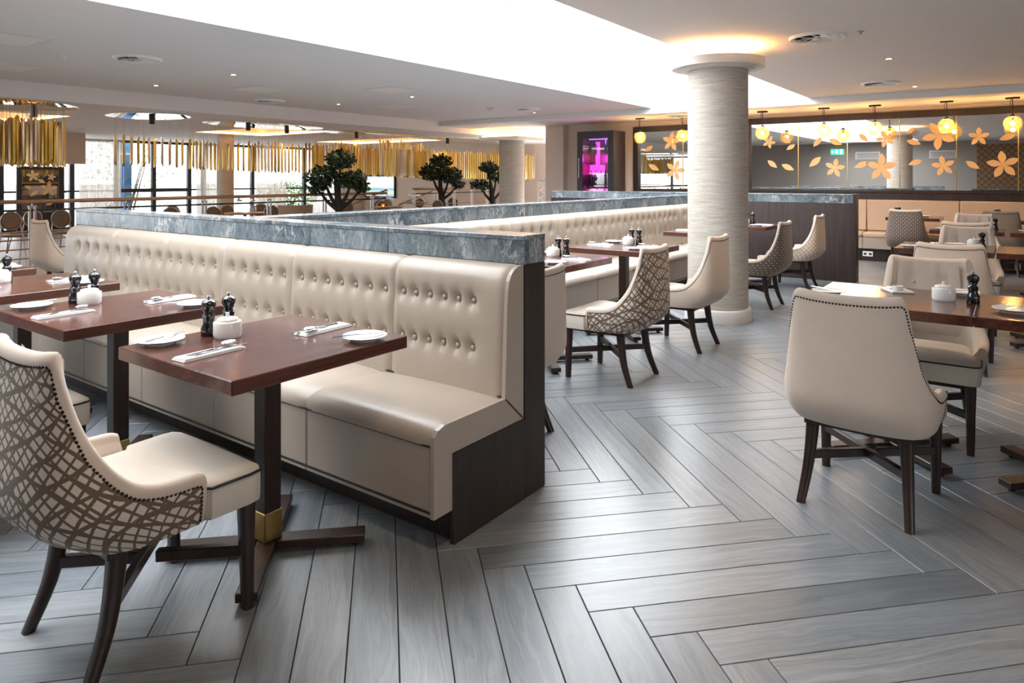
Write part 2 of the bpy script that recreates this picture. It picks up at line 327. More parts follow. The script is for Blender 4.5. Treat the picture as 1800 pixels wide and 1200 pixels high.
# ------------------------------------------------------------------ geometry helpers
class G:
    """collects polygons for ONE mesh object"""
    def __init__(s): s.v = []; s.f = []; s.uv = {}
    def add(s, vs, fs, uvs=None):
        o = len(s.v); s.v += [tuple(p) for p in vs]
        for i, f in enumerate(fs):
            if uvs is not None: s.uv[len(s.f)] = uvs[i]
            s.f.append(tuple(o+j for j in f))
        return s
    def box(s, x0, x1, y0, y1, z0, z1, M4=None):
        vs = [Vector((x, y, z)) for z in (z0, z1) for y in (y0, y1) for x in (x0, x1)]
        if M4 is not None: vs = [M4 @ p for p in vs]
        return s.add(vs, [(0,2,3,1), (4,5,7,6), (0,1,5,4), (2,6,7,3), (0,4,6,2), (1,3,7,5)])
    def bbox(s, x0, x1, y0, y1, z0, z1, b=0.006, M4=None):
        """box with chamfered edges (24 vertices)"""
        vs = []; X = (x0, x1); Y = (y0, y1); Z = (z0, z1)
        idx = {}
        for i in (0, 1):
            for j in (0, 1):
                for k in (0, 1):
                    sx, sy, sz = (1-2*i)*b, (1-2*j)*b, (1-2*k)*b
                    for a, d in enumerate(((0, sy, sz), (sx, 0, sz), (sx, sy, 0))):
                        idx[i, j, k, a] = len(vs); p = Vector((X[i]+d[0], Y[j]+d[1], Z[k]+d[2])); vs.append(M4 @ p if M4 is not None else p)
        fs = []
        I = lambda *t: idx[t]
        for i in (0, 1):
            q = [I(i,0,0,0), I(i,1,0,0), I(i,1,1,0), I(i,0,1,0)]; fs.append(q if i else q[::-1])
            q = [I(0,i,0,1), I(0,i,1,1), I(1,i,1,1), I(1,i,0,1)]; fs.append(q if i else q[::-1])
            q = [I(0,0,i,2), I(1,0,i,2), I(1,1,i,2), I(0,1,i,2)]; fs.append(q if i else q[::-1])
        for a in (0, 1):
            for c in (0, 1):
                fs.append([I(0,a,c,1), I(1,a,c,1), I(1,a,c,2), I(0,a,c,2)][::(1 if a != c else -1)])
                fs.append([I(a,0,c,0), I(a,1,c,0), I(a,1,c,2), I(a,0,c,2)][::(-1 if a != c else 1)])
                fs.append([I(a,c,0,0), I(a,c,1,0), I(a,c,1,1), I(a,c,0,1)][::(1 if a != c else -1)])
        for i in (0, 1):
            for j in (0, 1):
                for k in (0, 1):
                    fs.append([I(i,j,k,0), I(i,j,k,1), I(i,j,k,2)][::(1 if (i+j+k) % 2 else -1)])
        return s.add(vs, fs)
    def tube(s, pts, r, n=8, caps=True, closed=False):
        pts = [Vector(p) for p in pts]; m = len(pts); rings = []
        up = Vector((0, 0, 1)); prev = None
        for i, p in enumerate(pts):
            if closed: d = pts[(i+1) % m] - pts[i-1]
            else: d = pts[min(i+1, m-1)] - pts[max(i-1, 0)]
            d.normalize()
            if prev is None:
                a = up if abs(d.z) < 0.9 else Vector((1, 0, 0)); u = d.cross(a).normalized()
            else: u = (prev - d*prev.dot(d)).normalized()
            prev = u; w_ = d.cross(u); rr = r[i] if hasattr(r, '__len__') else r
            rings.append([p + (u*math.cos(2*PI*k/n) + w_*math.sin(2*PI*k/n))*rr for k in range(n)])
        vs = [q for R in rings for q in R]; fs = []
        for i in range(m if closed else m-1):
            j = (i+1) % m
            for k in range(n): fs.append((i*n+k, i*n+(k+1) % n, j*n+(k+1) % n, j*n+k))
        if caps and not closed:
            fs.append(tuple(range(n))[::-1]); fs.append(tuple((m-1)*n+k for k in range(n)))
        return s.add(vs, fs)
    def lathe(s, prof, n=20, c=(0, 0, 0), axis='z', ry=1.0):
        vs = []; fs = []; m = len(prof)
        for r, z in prof:
            for k in range(n):
                a = 2*PI*k/n; x, y = r*math.cos(a), r*math.sin(a)*ry
                p = (x, y, z) if axis == 'z' else ((z, x, y) if axis == 'x' else (x, z, y))
                vs.append((p[0]+c[0], p[1]+c[1], p[2]+c[2]))
        for i in range(m-1):
            for k in range(n): fs.append((i*n+k, i*n+(k+1) % n, (i+1)*n+(k+1) % n, (i+1)*n+k))
        if prof[0][0] > 1e-6: fs.append(tuple(range(n))[::-1])
        if prof[-1][0] > 1e-6: fs.append(tuple((m-1)*n+k for k in range(n)))
        return s.add(vs, fs)
    def ball(s, c, r, n=10, m=6, sz=1.0):
        return s.lathe([(max(1e-7, r*math.sin(PI*i/m)), -r*sz*math.cos(PI*i/m)) for i in range(m+1)], n, c)
    def prism(s, poly, z0, z1, M4=None):
        """polygon (x,y) extruded in z"""
        n = len(poly); vs = [Vector((x, y, z)) for z in (z0, z1) for x, y in poly]
        if M4 is not None: vs = [M4 @ p for p in vs]
        fs = [tuple(range(n))[::-1], tuple(range(n, 2*n))] + [(i, (i+1) % n, n+(i+1) % n, n+i) for i in range(n)]
        return s.add(vs, fs)
    def grid(s, rows, uvs=None, closed=False, flip=False):
        R = len(rows); C_ = len(rows[0]); vs = [p for r in rows for p in r]; fs = []; U = []
        for i in range(R-1):
            for j in range(C_ if closed else C_-1):
                a = (i*C_+j, i*C_+(j+1) % C_, (i+1)*C_+(j+1) % C_, (i+1)*C_+j)
                if flip: a = a[::-1]
                fs.append(a)
                if uvs is not None:
                    fl = [p for r in uvs for p in r]; U.append([fl[k] for k in a])
        return s.add(vs, fs, U if uvs is not None else None)
    def mesh(s, name, mat=None, smooth=None):
        me = bpy.data.meshes.new(name); me.from_pydata(s.v, [], s.f)
        if s.uv:
            L = me.uv_layers.new(name='UVMap')
            for i, p in enumerate(me.polygons):
                if i in s.uv:
                    for li, q in zip(p.loop_indices, s.uv[i]): L.data[li].uv = q
        if smooth is not None:
            me.polygons.foreach_set('use_smooth', [True]*len(me.polygons))
            me.set_sharp_from_angle(angle=math.radians(smooth))
        if mat: me.materials.append(M[mat])
        me.update(); return me
    def build(s, name, mat, parent=None, smooth=None, loc=None):
        return put(name, s.mesh(name, mat, smooth), parent, loc)
def put(name, me, parent=None, loc=None, rot=None):
    o = bpy.data.objects.new(name, me); COL.objects.link(o)
    if parent: o.parent = parent
    if loc is not None: o.location = loc
    if rot is not None: o.rotation_euler = rot
    return o
def tag(o, label=None, cat=None, group=None, kind=None):
    if label: o['label'] = label
    if cat: o['category'] = cat
    if group: o['group'] = group
    if kind: o['kind'] = kind
    return o
def thing(name, label, cat, loc=(0, 0, 0), rz=0.0, group=None):
    o = bpy.data.objects.new(name, None); COL.objects.link(o); o.location = loc; o.rotation_euler = (0, 0, rz)
    o.empty_display_size = 0.1
    return tag(o, label, cat, group)
def structure(name, g, mat, smooth=None, parent=None):
    o = g.build(name, mat, parent, smooth)
    if parent is None: o['kind'] = 'structure'
    return o
def kids(o): return [c for c in COL.objects if c.parent == o]
def dup(root, loc, rz, label, cat=None, group=None):
    """a thing with copies of its parts and sub-parts"""
    r = root.copy(); COL.objects.link(r); r.location = loc; r.rotation_euler = (0, 0, rz); r['label'] = label
    if cat: r['category'] = cat
    if group: r['group'] = group
    for ch in root.children:
        c = ch.copy(); COL.objects.link(c); c.parent = r
        for g in ch.children:
            d = g.copy(); COL.objects.link(d); d.parent = c
    return r
def rotz(a): return Matrix.Rotation(a, 4, 'Z')
def catmull(P, n):
    out = []; m = len(P)
    for i in range(m-1):
        p0, p1, p2, p3 = P[max(i-1, 0)], P[i], P[i+1], P[min(i+2, m-1)]
        for k in range(n):
            t = k/n
            out.append(tuple(0.5*(2*b + (c-a)*t + (2*a-5*b+4*c-d)*t*t + (3*b-a-3*c+d)*t**3) for a, b, c, d in zip(p0, p1, p2, p3)))
    out.append(tuple(P[-1])); return out

# ------------------------------------------------------------------ levels of the room
ZC, ZL, ZF = 2.60, 2.50, 2.38       # main ceiling, lowered ceiling at the mirror wall, ceiling beyond the railing
XB, XW = 11.5, 13.0                 # step in the ceiling, mirror wall
YA, YF = 10.4, 19.8                 # edge of the room towards the atrium, window wall
XL, YR = -1.6, -5.0
XA = -6.0                           # the atrium runs on further to the left
XS = 17.6

# ---- floor: dark joint bed, herringbone boards on top
fl = structure('floor', G().box(XL, XW+0.3, YR, YA, -0.10, -0.008), 'grout')
PW, PL, JT = 0.1456, 1.19, 0.0036
yq = math.radians(36.1 - (-10.37) - 90)      # heading of the cross boards
Qd = Vector((math.cos(yq), math.sin(yq))); Rd = Vector((-Qd.y, Qd.x))
q1, r1 = 0.4745, 2.363
boards = []
L_ = PL; w_ = PW
for m in range(-12, 18):
    for i in range(-90, 110):
        q0 = q1 + i*w_ + m*L_; r0 = r1 - (i+1)*w_ + m*L_
        boards.append((q0 + L_/2, r0 + w_/2, 0))
        boards.append((q0 + L_ - w_/2 - 0*w_, r0 + w_ + L_/2, 1))
def inpoly(c):
    return -0.4 < c.x < XW and YR+0.6 < c.y < YA-0.6
def clipped(c, k):
    return c
sel = []
for bq, br, k in boards:
    c = Qd*bq + Rd*br
    if not (0.0 < c.x < XW-0.15 and -3.3 < c.y < YA-0.15): continue
    # in sight of the doorway side of the room, or near enough to be mirrored
    d = c.length
    if c.y < -3.2: continue
    ang_ = math.atan2(c.y, c.x) - math.radians(36.1)
    if abs(ang_) > math.radians(40): d += 30
    sel.append((d, c, k))
sel.sort(key=lambda t: t[0])
def board_mesh(name, items, mat):
    g = G()
    for c, a, r in items:
        hx, hy, b = PL/2-JT/2, PW/2-JT/2, 0.0010
        ca, sa = math.cos(a), math.sin(a)
        def T(x, y, z): return (c[0]+x*ca-y*sa, c[1]+x*sa+y*ca, z)
        lo = [T(x, y, -0.008) for x, y in ((-hx,-hy), (hx,-hy), (hx,hy), (-hx,hy))]
        mi = [T(x, y, -b) for x, y in ((-hx,-hy), (hx,-hy), (hx,hy), (-hx,hy))]
        hi = [T(x, y, 0) for x, y in ((-hx+b,-hy+b), (hx-b,-hy+b), (hx-b,hy-b), (-hx+b,hy-b))]
        uo = r*40
        U = [(uo-hx, r*7-hy), (uo+hx, r*7-hy), (uo+hx, r*7+hy), (uo-hx, r*7+hy)]
        fs = [(8, 9, 10, 11)] + [(i, (i+1) % 4, 4+(i+1) % 4, 4+i) for i in range(4)] + [(4+i, 4+(i+1) % 4, 8+(i+1) % 4, 8+i) for i in range(4)]
        us = [U] + [[U[i % 4], U[(i+1) % 4], U[(i+1) % 4], U[i % 4]] for i in range(8)]
        g.add(lo+mi+hi, fs, us)
    return g.mesh(name, mat)
bm1 = board_mesh('plank', [((0, 0), 0, 0)], 'plank')
for d, c, k in sel[:298]:
    put('plank', bm1, fl, (c.x, c.y, 0), (0, 0, yq + (PI/2 if k else 0)))
rest = board_mesh('plank_field', [((c.x, c.y), yq + (PI/2 if k else 0), random.random()) for d, c, k in sel[298:]], 'plank_far')
o = put('plank_field', rest, fl); o['kind'] = 'stuff'
structure('floor_atrium', G().box(XA, XS, YA, YF, -0.10, 0.0), 'far_floor')
structure('floor_outside', G().box(XA-6, XS+6, YF, YF+9, -0.2, -0.02), 'outdoor')

# ---- ceilings
SX0, SX1, SY0, SY1 = -0.7, XB, 2.63, 5.28      # roof light opening
c = G()
c.box(XL, SX0, YR, YA, ZC, ZC+0.25); c.box(SX0, XB, YR, SY0, ZC, ZC+0.25); c.box(SX0, XB, SY1, YA, ZC, ZC+0.25)
structure('ceiling', c, 'ceiling')
c = G().box(SX0-0.05, SX0, SY0, SY1, ZC+0.25, 3.62).box(SX0, SX1, SY0-0.05, SY0, ZC+0.25, 3.62).box(SX0, SX1, SY1, SY1+0.05, ZC+0.25, 3.62)
structure('trim_1', c, 'white_paint')                                   # white sides of the roof light well
structure('trim_2', G().box(XB, XB+0.06, YR, YA, ZL, 3.62), 'white_paint')      # step down to the lowered ceiling, end of the well
structure('trim_3', G().box(SX0-0.05, SX1+0.06, SY0-0.05, SY1+0.05, 3.62, 3.66), 'white_paint')
structure('ceiling_lowered', G().box(XB+0.06, XS, YR, YA, ZL, ZL+0.2), 'ceiling')
structure('trim_4', G().box(XA, XW+0.2, YA, YA+0.12, ZF, ZC+0.2), 'ceiling')       # beam along the atrium edge
TR = [(2.2, 5.0, 12.8, 15.0), (8.4, 10.15, 12.5, 15.0), (12.7, 14.3, 11.9, 16.2)]  # coffers with light strips
xs = sorted({XA, XS} | {t[0] for t in TR} | {t[1] for t in TR}); ys = sorted({YA+0.12, YF} | {t[2] for t in TR} | {t[3] for t in TR})
c = G()
for i in range(len(xs)-1):
    for j in range(len(ys)-1):
        mx, my = (xs[i]+xs[i+1])/2, (ys[j]+ys[j+1])/2
        if any(t[0] < mx < t[1] and t[2] < my < t[3] for t in TR): continue
        c.box(xs[i], xs[i+1], ys[j], ys[j+1], ZF, ZF+0.16)
structure('ceiling_atrium', c, 'ceiling')
where = ['left', 'middle', 'right']
for t, wh in zip(TR, where):
    r = thing('coffer_light', 'amber glowing ceiling coffer beyond the railing, %s of three' % wh, 'cove light', (t[0], t[2], ZF))
    a, b = t[1]-t[0], t[3]-t[2]
    G().box(-.02, a+.02, -.02, b+.02, .16, .19).build('coffer_panel', 'ceiling', r)
    for bx in ((0.005, 0.02, 0.02, b-.02), (a-.02, a-.005, 0.02, b-.02), (0.02, a-.02, 0.005, 0.02), (0.02, a-.02, b-.02, b-.005)):
        G().box(*bx, 0.012, 0.04).build('light_strip', 'tray_cove', r)

# ---- walls
structure('wall_far', G().box(XW, XW+0.12, YR, 8.44, 0, ZL), 'wall')
structure('wall_return', G().box(XW+0.12, XS, 8.32, 8.44, 0, ZL), 'wall')
structure('wall_side', G().box(XS, XS+0.12, 8.44, YF, 0, ZL), 'wall')
structure('wall_back', G().box(XL-0.12, XL, YR, -4.6, 0, ZC).box(XL-0.12, XL, -2.2, YA+0.12, 0, ZC).box(XL-0.12, XL, -4.6, -2.2, 0, 0.9).box(XL-0.12, XL, -4.6, -2.2, 2.3, ZC), 'grey_wall')  # opening made for the added rear window
structure('wall_left', G().box(XA, XL-0.12, YA, YA+0.12, 0, ZF), 'grey_wall')
structure('wall_right', G().box(XL, 0, YR-0.12, YR, 0, ZC).box(2.6, XS, YR-0.12, YR, 0, ZC).box(0, 2.6, YR-0.12, YR, 0, 0.9).box(0, 2.6, YR-0.12, YR, 2.2, ZC), 'grey_wall')  # opening made for the added right window
win = structure('window_21', G().box(0, .05, YR-.09, YR-.03, .9, 2.2).box(2.55, 2.6, YR-.09, YR-.03, .9, 2.2).box(.05, 2.55, YR-.09, YR-.03, .9, .95).box(.05, 2.55, YR-.09, YR-.03, 2.15, 2.2).box(1.275, 1.325, YR-.09, YR-.03, .95, 2.15), 'dark_metal')  # unseen window, added to let fill light in from the right
for a, b in ((.05, 1.275), (1.325, 2.55)): G().box(a, b, YR-.064, YR-.056, .95, 2.15).build('pane', 'glass', win)
win = structure('window_22', G().box(XL-.09, XL-.03, -4.6, -4.55, .9, 2.3).box(XL-.09, XL-.03, -2.25, -2.2, .9, 2.3).box(XL-.09, XL-.03, -4.55, -2.25, .9, .95).box(XL-.09, XL-.03, -4.55, -2.25, 2.25, 2.3).box(XL-.09, XL-.03, -3.425, -3.375, .95, 2.25), 'dark_metal')  # unseen window behind the camera, added for fill light
for a, b in ((-4.55, -3.425), (-3.375, -2.25)): G().box(XL-.064, XL-.056, a, b, .95, 2.25).build('pane', 'glass', win)
# grey chase beside the cabinet and pilasters
structure('trim_5', G().box(XW-0.16, XW, 7.98, 8.44, 0, ZL), 'wall')
# soffit box at the far left behind the big chandelier
structure('trim_7', G().box(2.6, 7.15, 17.5, 18.1, 1.675, ZF), 'wall')

# ---- window wall: bays of glass between bronze mullions, transom at rail height
edges = [-6.0, -3.8, -1.6, 1.5, 4.6, 6.2, 7.75, 8.86, 9.86, 10.9, 11.35, 13.0, 15.0, 16.5]
for k in range(len(edges)-1):
    x0, x1 = edges[k], edges[k+1]
    f = G().box(x0, x0+0.06, YF-0.05, YF+0.05, 0, ZF).box(x1-0.05, x1, YF-0.05, YF+0.05, 0, ZF)
    f.box(x0+.06, x1-.05, YF-0.05, YF+0.05, 0, 0.08).box(x0+.06, x1-.05, YF-0.05, YF+0.05, ZF-0.07, ZF)
    tz = 0.10 if k in (7, 8) else 0.045
    f.box(x0+.06, x1-.05, YF-0.05, YF+0.05, 1.0-tz/2, 1.0+tz/2)
    win = structure('window_%d' % (k+1), f, 'dark_metal')
    G().box(x0+.06, x1-.05, YF-0.006, YF+0.006, 0.08, 1.0-tz/2).build('pane', 'glass', win)
    G().box(x0+.06, x1-.05, YF-0.006, YF+0.006, 1.0+tz/2, ZF-0.07).build('pane', 'glass', win)
for k, (y0, y1) in enumerate(((10.6, 13.6), (13.6, 16.6), (16.6, 19.7))):
    f = G().box(XA-.05, XA+.05, y0, y0+.06, 0, ZF).box(XA-.05, XA+.05, y1-.05, y1, 0, ZF).box(XA-.05, XA+.05, y0+.06, y1-.05, 0, .08).box(XA-.05, XA+.05, y0+.06, y1-.05, ZF-.07, ZF).box(XA-.05, XA+.05, y0+.06, y1-.05, .975, 1.02)
    win = structure('window_%d' % (len(edges)+k), f, 'dark_metal')
    G().box(XA-.006, XA+.006, y0+.06, y1-.05, .08, .975).build('pane', 'glass', win); G().box(XA-.006, XA+.006, y0+.06, y1-.05, 1.02, ZF-.07).build('pane', 'glass', win)
structure('wall_window_end', G().box(16.5, XS+0.1, YF-0.05, YF+0.1, 0, ZF), 'wall')

# ------------------------------------------------------------------ pillar
def pillar(loc, r, h, label, cap_r, ztop, nm='column'):
    t = thing(nm, label, 'column', loc)
    G().lathe([(r, 0.0), (r, h)], 40).build('shaft', 'linen', t, 30)
    G().lathe([(r+0.03, 0), (r+0.03, 0.10), (r+0.022, 0.115), (r+0.004, 0.12)], 40).build('base_skirting', 'trim_white', t, 30)
    return t
p = pillar((6.54, 2.32, 0), 0.28, 2.40, 'round column in pale woven wall covering, standing in the aisle under a lit disc', 0.43, ZC)
G().lathe([(0.28, 2.375), (0.335, 2.375), (0.335, 2.385), (0.375, 2.385), (0.375, 2.395), (0.43, 2.395), (0.43, 2.475), (0.36, 2.475), (0.36, 2.445), (0.28, 2.445)], 48).build('capital_disc', 'trim_white', p, 30)
G().lathe([(0.345, 2.448), (0.358, 2.448), (0.358, 2.462), (0.345, 2.462)], 48).build('light_ring', 'cove', p, 30)
G().lathe([(0.27, 2.40), (0.27, ZC+0.2)], 40).build('column_neck', 'trim_white', p, 30)

# ------------------------------------------------------------------ banquettes
def sub(name, g, mat, p, smooth=None, kind=None):
    o = g.build(name, mat, p, smooth)
    if kind: o['kind'] = kind
    return o
BACK = [(0.450, 0.425), (0.55, 0.429), (0.65, 0.433), (0.75, 0.437), (0.83, 0.441), (0.89, 0.446), (0.925, 0.454), (0.95, 0.468), (0.968, 0.488), (0.978, 0.510), (0.983, 0.532), (0.983, 0.556)]
def back_x(z):
    for (z0, x0), (z1, x1) in zip(BACK, BACK[1:]):
        if z <= z1: return x0 + (x1-x0)*(z-z0)/(z1-z0)
    return BACK[-1][1]
button_me = G().lathe([(0.0, -0.004), (0.010, -0.002), (0.012, 0.002), (0.008, 0.006), (1e-6, 0.0075)], 10).mesh('button', 'leather', 60)
def banquette(name, label, loc, rz, seams, buttons, rows, seat_seams, y_end):
    """local frame: x from the seat front (0.0) towards the wall, y along the bench"""
    t = thing(name, label, 'banquette', loc, rz)
    y0, y1 = seams[0], seams[-1]
    rz_ = random.Random(3)
    for a, b in zip(seams, seams[1:]):
        # back cushion with button dimples and pulled seam edges
        ny = max(10, int((b-a)/0.0155)); rows_ = []
        bs = [(yb, zb) for yb in buttons if a+0.03 < yb < b-0.03 for zb in rows]
        zs = []
        z = 0.44
        while z < 0.90: zs.append(z); z += 0.0165
        path = [(back_x(z), z) for z in zs] + [(x, z) for z, x in BACK if z > 0.90]
        for x, z in path:
            row = []
            for k in range(ny+1):
                y = a + (b-a)*k/ny
                e = min(y-a, b-y)
                dx = 0.014*math.exp(-(e/0.016)**2)
                dz = -0.006*math.exp(-(e/0.016)**2) if z > 0.95 else 0
                for yb, zb in bs:
                    q = ((y-yb)**2 + ((z-zb)*0.85)**2)
                    if q < 0.02: dx += 0.026*math.exp(-q/0.00055) + 0.010*math.exp(-q/0.0030)
                    if abs(y-yb) < 0.04 and z > zb: dx += 0.006*math.exp(-((y-yb)/0.012)**2)*max(0, 1-(z-zb)/0.10)
                row.append((min(0.556, x+dx), y, z+dz))
            rows_.append(row)
        # close the ends
        g = G().grid(rows_, flip=True)
        for yy, fl_ in ((a, 0), (b, 1)):
            i = 0 if yy == a else ny
            pr = [r[i] for r in rows_]
            poly = [(0.556, yy, 0.44)] + pr
            g.add(poly, [tuple(range(len(poly)))[::(1 if fl_ else -1)]])
        g.build('back_cushion', 'leather', t, 60)
        for yb, zb in bs:
            o = put('button', button_me, t, (back_x(zb)+0.027, yb, zb), (0, -PI/2, 0))
    for a, b in zip(seat_seams, seat_seams[1:]):
        # seat cushion: rounded nose over a boxed front
        prof = [(0.46, 0.40), (0.46, 0.447), (0.30, 0.456), (0.10, 0.456), (0.05, 0.452), (0.02, 0.441), (0.004, 0.422), (-0.004, 0.402), (-0.002, 0.386)]
        ny = 14; R = []
        for x, z in prof:
            row = []
            for k in range(ny+1):
                y = a + (b-a)*k/ny; e = min(y-a, b-y)
                s_ = math.exp(-(e/0.018)**2)
                bow = math.sin(PI*k/ny)
                row.append((x + 0.007*s_*(x < 0.06), y, z - (0.006*s_ - 0.006*bow)*(z > 0.44)))
            R.append(row)
        g = G().grid(R)
        for yy, i, fl_ in ((a, 0, 0), (b, ny, 1)):
            pr = [r[i] for r in R]; g.add(pr, [tuple(range(len(pr)))[::(-1 if fl_ else 1)]])
        g.build('seat_cushion', 'leather', t, 50)
        G().bbox(0.004, 0.45, a+0.0015, b-0.0015, 0.145, 0.386, 0.006).build('front_panel', 'leather', t)
        G().bbox(0.0, 0.44, a+0.001, b-0.001, 0.128, 0.145, 0.004).build('lower_border', 'leather', t)
    G().tube([(0.002, y0+0.002, 0.385), (0.002, y1-0.002, 0.385)], 0.0042, 6).build('piping', 'piping', t, 60)
    G().tube([(0.001, y0+0.002, 0.147), (0.001, y1-0.002, 0.147)], 0.0036, 6).build('piping', 'piping', t, 60)
    G().tube([(0.430, y0+0.003, 0.455), (0.430, y1-0.003, 0.455)], 0.004, 6).build('piping', 'piping', t, 60)
    G().box(0.125, 0.555, y0+0.002, y1-0.002, 0.0, 0.128).build('kick_plate', 'dark_wood', t)
    return t
# first banquette: front at x = 1.826, runs along y
by = [1.873, 1.958, 2.040, 2.126, 2.214, 2.292, 2.41, 2.515, 2.62, 2.725, 2.83, 2.935, 3.04, 3.19, 3.31, 3.43, 3.55, 3.67,
      3.86, 3.99, 4.12, 4.25, 4.37, 4.50, 4.64, 4.78, 4.93, 5.07, 5.235, 5.385, 5.54, 5.69]
b1 = banquette('banquette', 'long greige leather banquette with buttoned back, its near end closest to the camera', (1.826, 0, 0), 0,
               [1.692, 2.343, 3.112, 3.771, 4.424, 5.153, 5.93], by, (0.825, 0.625), [1.692, 2.40, 3.10, 3.80, 4.50, 5.20, 5.93], 1.67)
sub('end_panel', G().bbox(0.10, 0.556, 1.668, 1.690, 0.0, 0.335, 0.002), 'dark_wood', b1)
# upholstered end of seat and back
pr = [(0.10, 0.337), (0.555, 0.337), (0.555, 0.983)] + [(x, z) for z, x in BACK[::-1]] + [(0.425, 0.452), (0.06, 0.452), (0.022, 0.441), (0.004, 0.42), (0.0, 0.39), (0.0, 0.128), (0.10, 0.128)]
g = G(); n_ = len(pr)
g.add([(x, 1.676, z) for x, z in pr] + [(x, 1.694, z) for x, z in pr], [tuple(range(n_)), tuple(range(n_, 2*n_))[::-1]] + [(i, n_+i, n_+(i+1) % n_, (i+1) % n_) for i in range(n_)])
sub('end_upholstery', g, 'leather', b1)
sub('seam_cord', G().tube([(0.425, 1.674, 0.452), (0.545, 1.674, 0.345)], 0.0028, 5), 'piping', b1)
# marble topped partition behind it
def partition(name, label, loc, rz, length, thick, ztop, zbot, cuts, end=True):
    t = thing(name, label, 'partition', loc, rz)
    G().bbox(0, thick, 0, length, 0, zbot, 0.002).build('core_panel', 'dark_wood', t)
    cuts = [0.0] + cuts + [length]
    for a, b in zip(cuts, cuts[1:]):
        G().bbox(0.0, 0.03, a+0.0008, b-0.0008, zbot, ztop-0.022, 0.001).build('marble_slab', 'marble', t)
        G().bbox(thick-0.03, thick, a+0.0008, b-0.0008, zbot, ztop-0.022, 0.001).build('marble_slab', 'marble', t)
        G().bbox(-0.004, thick+0.004, a+0.0008, b-0.0008, ztop-0.022, ztop, 0.003).build('marble_coping', 'marble', t)
    if end:
        for y_ in (0.0, length-0.03):
            G().box(0.03, thick-0.03, y_+0.001, y_+0.029, zbot, ztop-0.022).build('marble_end', 'marble', t)
    return t
partition('marble_partition', 'dark wood partition capped with blue grey marble, along the back of the front banquette', (2.384, 1.67, 0), 0, 4.34, 0.152, 1.106, 0.985,
          [0.82, 1.42, 2.02, 2.6, 3.1, 3.6])
# second banquette, facing the aisle, runs along x
s2 = [-9.66 + 0.77*k for k in range(10)]; s2[-1] = -2.75
s2 = sorted(s2)
bx2 = [-9.52 + 0.16*k for k in range(43)]
b2 = banquette('banquette', 'middle greige leather banquette with two rows of buttons, behind the round column', (0, 3.22, 0), PI/2, s2, [b_ for b_ in bx2 if all(abs(b_-q) > 0.035 for q in s2)], (0.845, 0.655), s2, 0)
t = partition('marble_partition', 'long partition with marble coping running behind the middle banquette', (9.70, 3.778, 0), PI/2, 7.14, 0.15, 1.106, 0.985, [0.9, 1.9, 2.7, 3.6, 4.3, 5.2, 6.1])
# partition closing the bay, seen face on to the right of the column
t = partition('marble_partition', 'dark brown wood partition with a marble band on top, right of the column', (9.78, 1.70, 0), 0, 4.62, 0.16, 1.135, 1.02, [0.8, 1.6, 2.5, 3.3, 4.0])
for ch in t.children:
    if ch.name.startswith('core_panel'): ch.data.materials[0] = M['brown_wood']
sub('corner_post', G().bbox(-0.012, 0.172, -0.04, -0.001, 0, 1.14, 0.003), 'brown_wood', t)
# bench along the mirror wall
t = thing('wall_bench', 'long tan leather bench with plain panelled back under the big mirror', 'bench', (12.45, 0, 0))
yy = [-3.2, -1.9, -0.62, 0.71, 2.02, 3.33, 4.2]
for a, b in zip(yy, yy[1:]):
    G().bbox(0.40, 0.52, a+0.004, b-0.004, 0.47, 0.985, 0.015).build('back_panel', 'tan_leather', t, 40)
    G().bbox(-0.01, 0.42, a+0.003, b-0.003, 0.385, 0.465, 0.02).build('seat_cushion', 'tan_leather', t, 40)
    G().bbox(0.01, 0.42, a+0.002, b-0.002, 0.20, 0.385, 0.006).build('front_panel', 'leather', t)
G().box(0.06, 0.52, -3.2, 4.2, 0, 0.20).build('kick_plate', 'dark_wood', t)
t = thing('power_socket', 'white twin power socket on the dark kick plate below the wall bench', 'socket', (12.508, 1.95, 0.115))
G().bbox(-0.010, 0.0, -0.075, 0.075, -0.042, 0.042, 0.002).build('face_plate', 'socket', t)
for s_ in (-0.038, 0.038):
    G().box(-0.012, -0.0101, s_-0.018, s_+0.018, -0.02, 0.012).build('outlet', 'black', t)
structure('trim_8', G().bbox(XW-0.05, XW, -3.2, 4.05, 0.985, 1.10, 0.004), 'dark_wood')       # ledge over the bench

# ------------------------------------------------------------------ tables
def table_parts(t):
    G().bbox(-0.36, 0.36, -0.35, 0.35, 0.712, 0.757, 0.003).build('table_top', 'table_top', t)
    G().bbox(-0.034, 0.034, -0.034, 0.034, 0.15, 0.712, 0.003).build('pedestal', 'leg_wood', t)
    G().bbox(-0.12, 0.12, -0.12, 0.12, 0.698, 0.7118, 0.002).build('mounting_plate', 'black', t)
    G().bbox(-0.0365, 0.0365, -0.0365, 0.0365, 0.046, 0.15, 0.003).build('brass_collar', 'brass', t)
    for k in range(4):
        R_ = rotz(PI/4 + k*PI/2)
        o = G().bbox(0.001 if k % 2 == 0 else 0.036, 0.345, -0.035, 0.035, 0.016, 0.046, 0.003, R_).build('base_bar', 'leg_wood', t)
        G().lathe([(0.014, 0), (0.014, 0.016)], 10, tuple(R_ @ Vector((0.31, 0, 0)))).build('glide', 'black', o)
tab0 = thing('pedestal_table', 'x', 'table', (0, 0, 0), 0, None)
table_parts(tab0)
TABS = {}
def table(key, x, y, rz, label):
    global tab0
    if tab0 is not None:
        r = tab0; r.location = (x, y, 0); r.rotation_euler = (0, 0, rz); r['label'] = label; tab0 = None; TABS['src'] = r
    else: r = dup(TABS['src'], (x, y, 0), rz, label)
    TABS[key] = (x, y, rz)
    return r
table('A1', 1.505, 2.195, 0, 'square dark mahogany table nearest the camera, in front of the front banquette')
table('A2', 1.50, 3.335, 0, 'second square mahogany table along the front banquette')
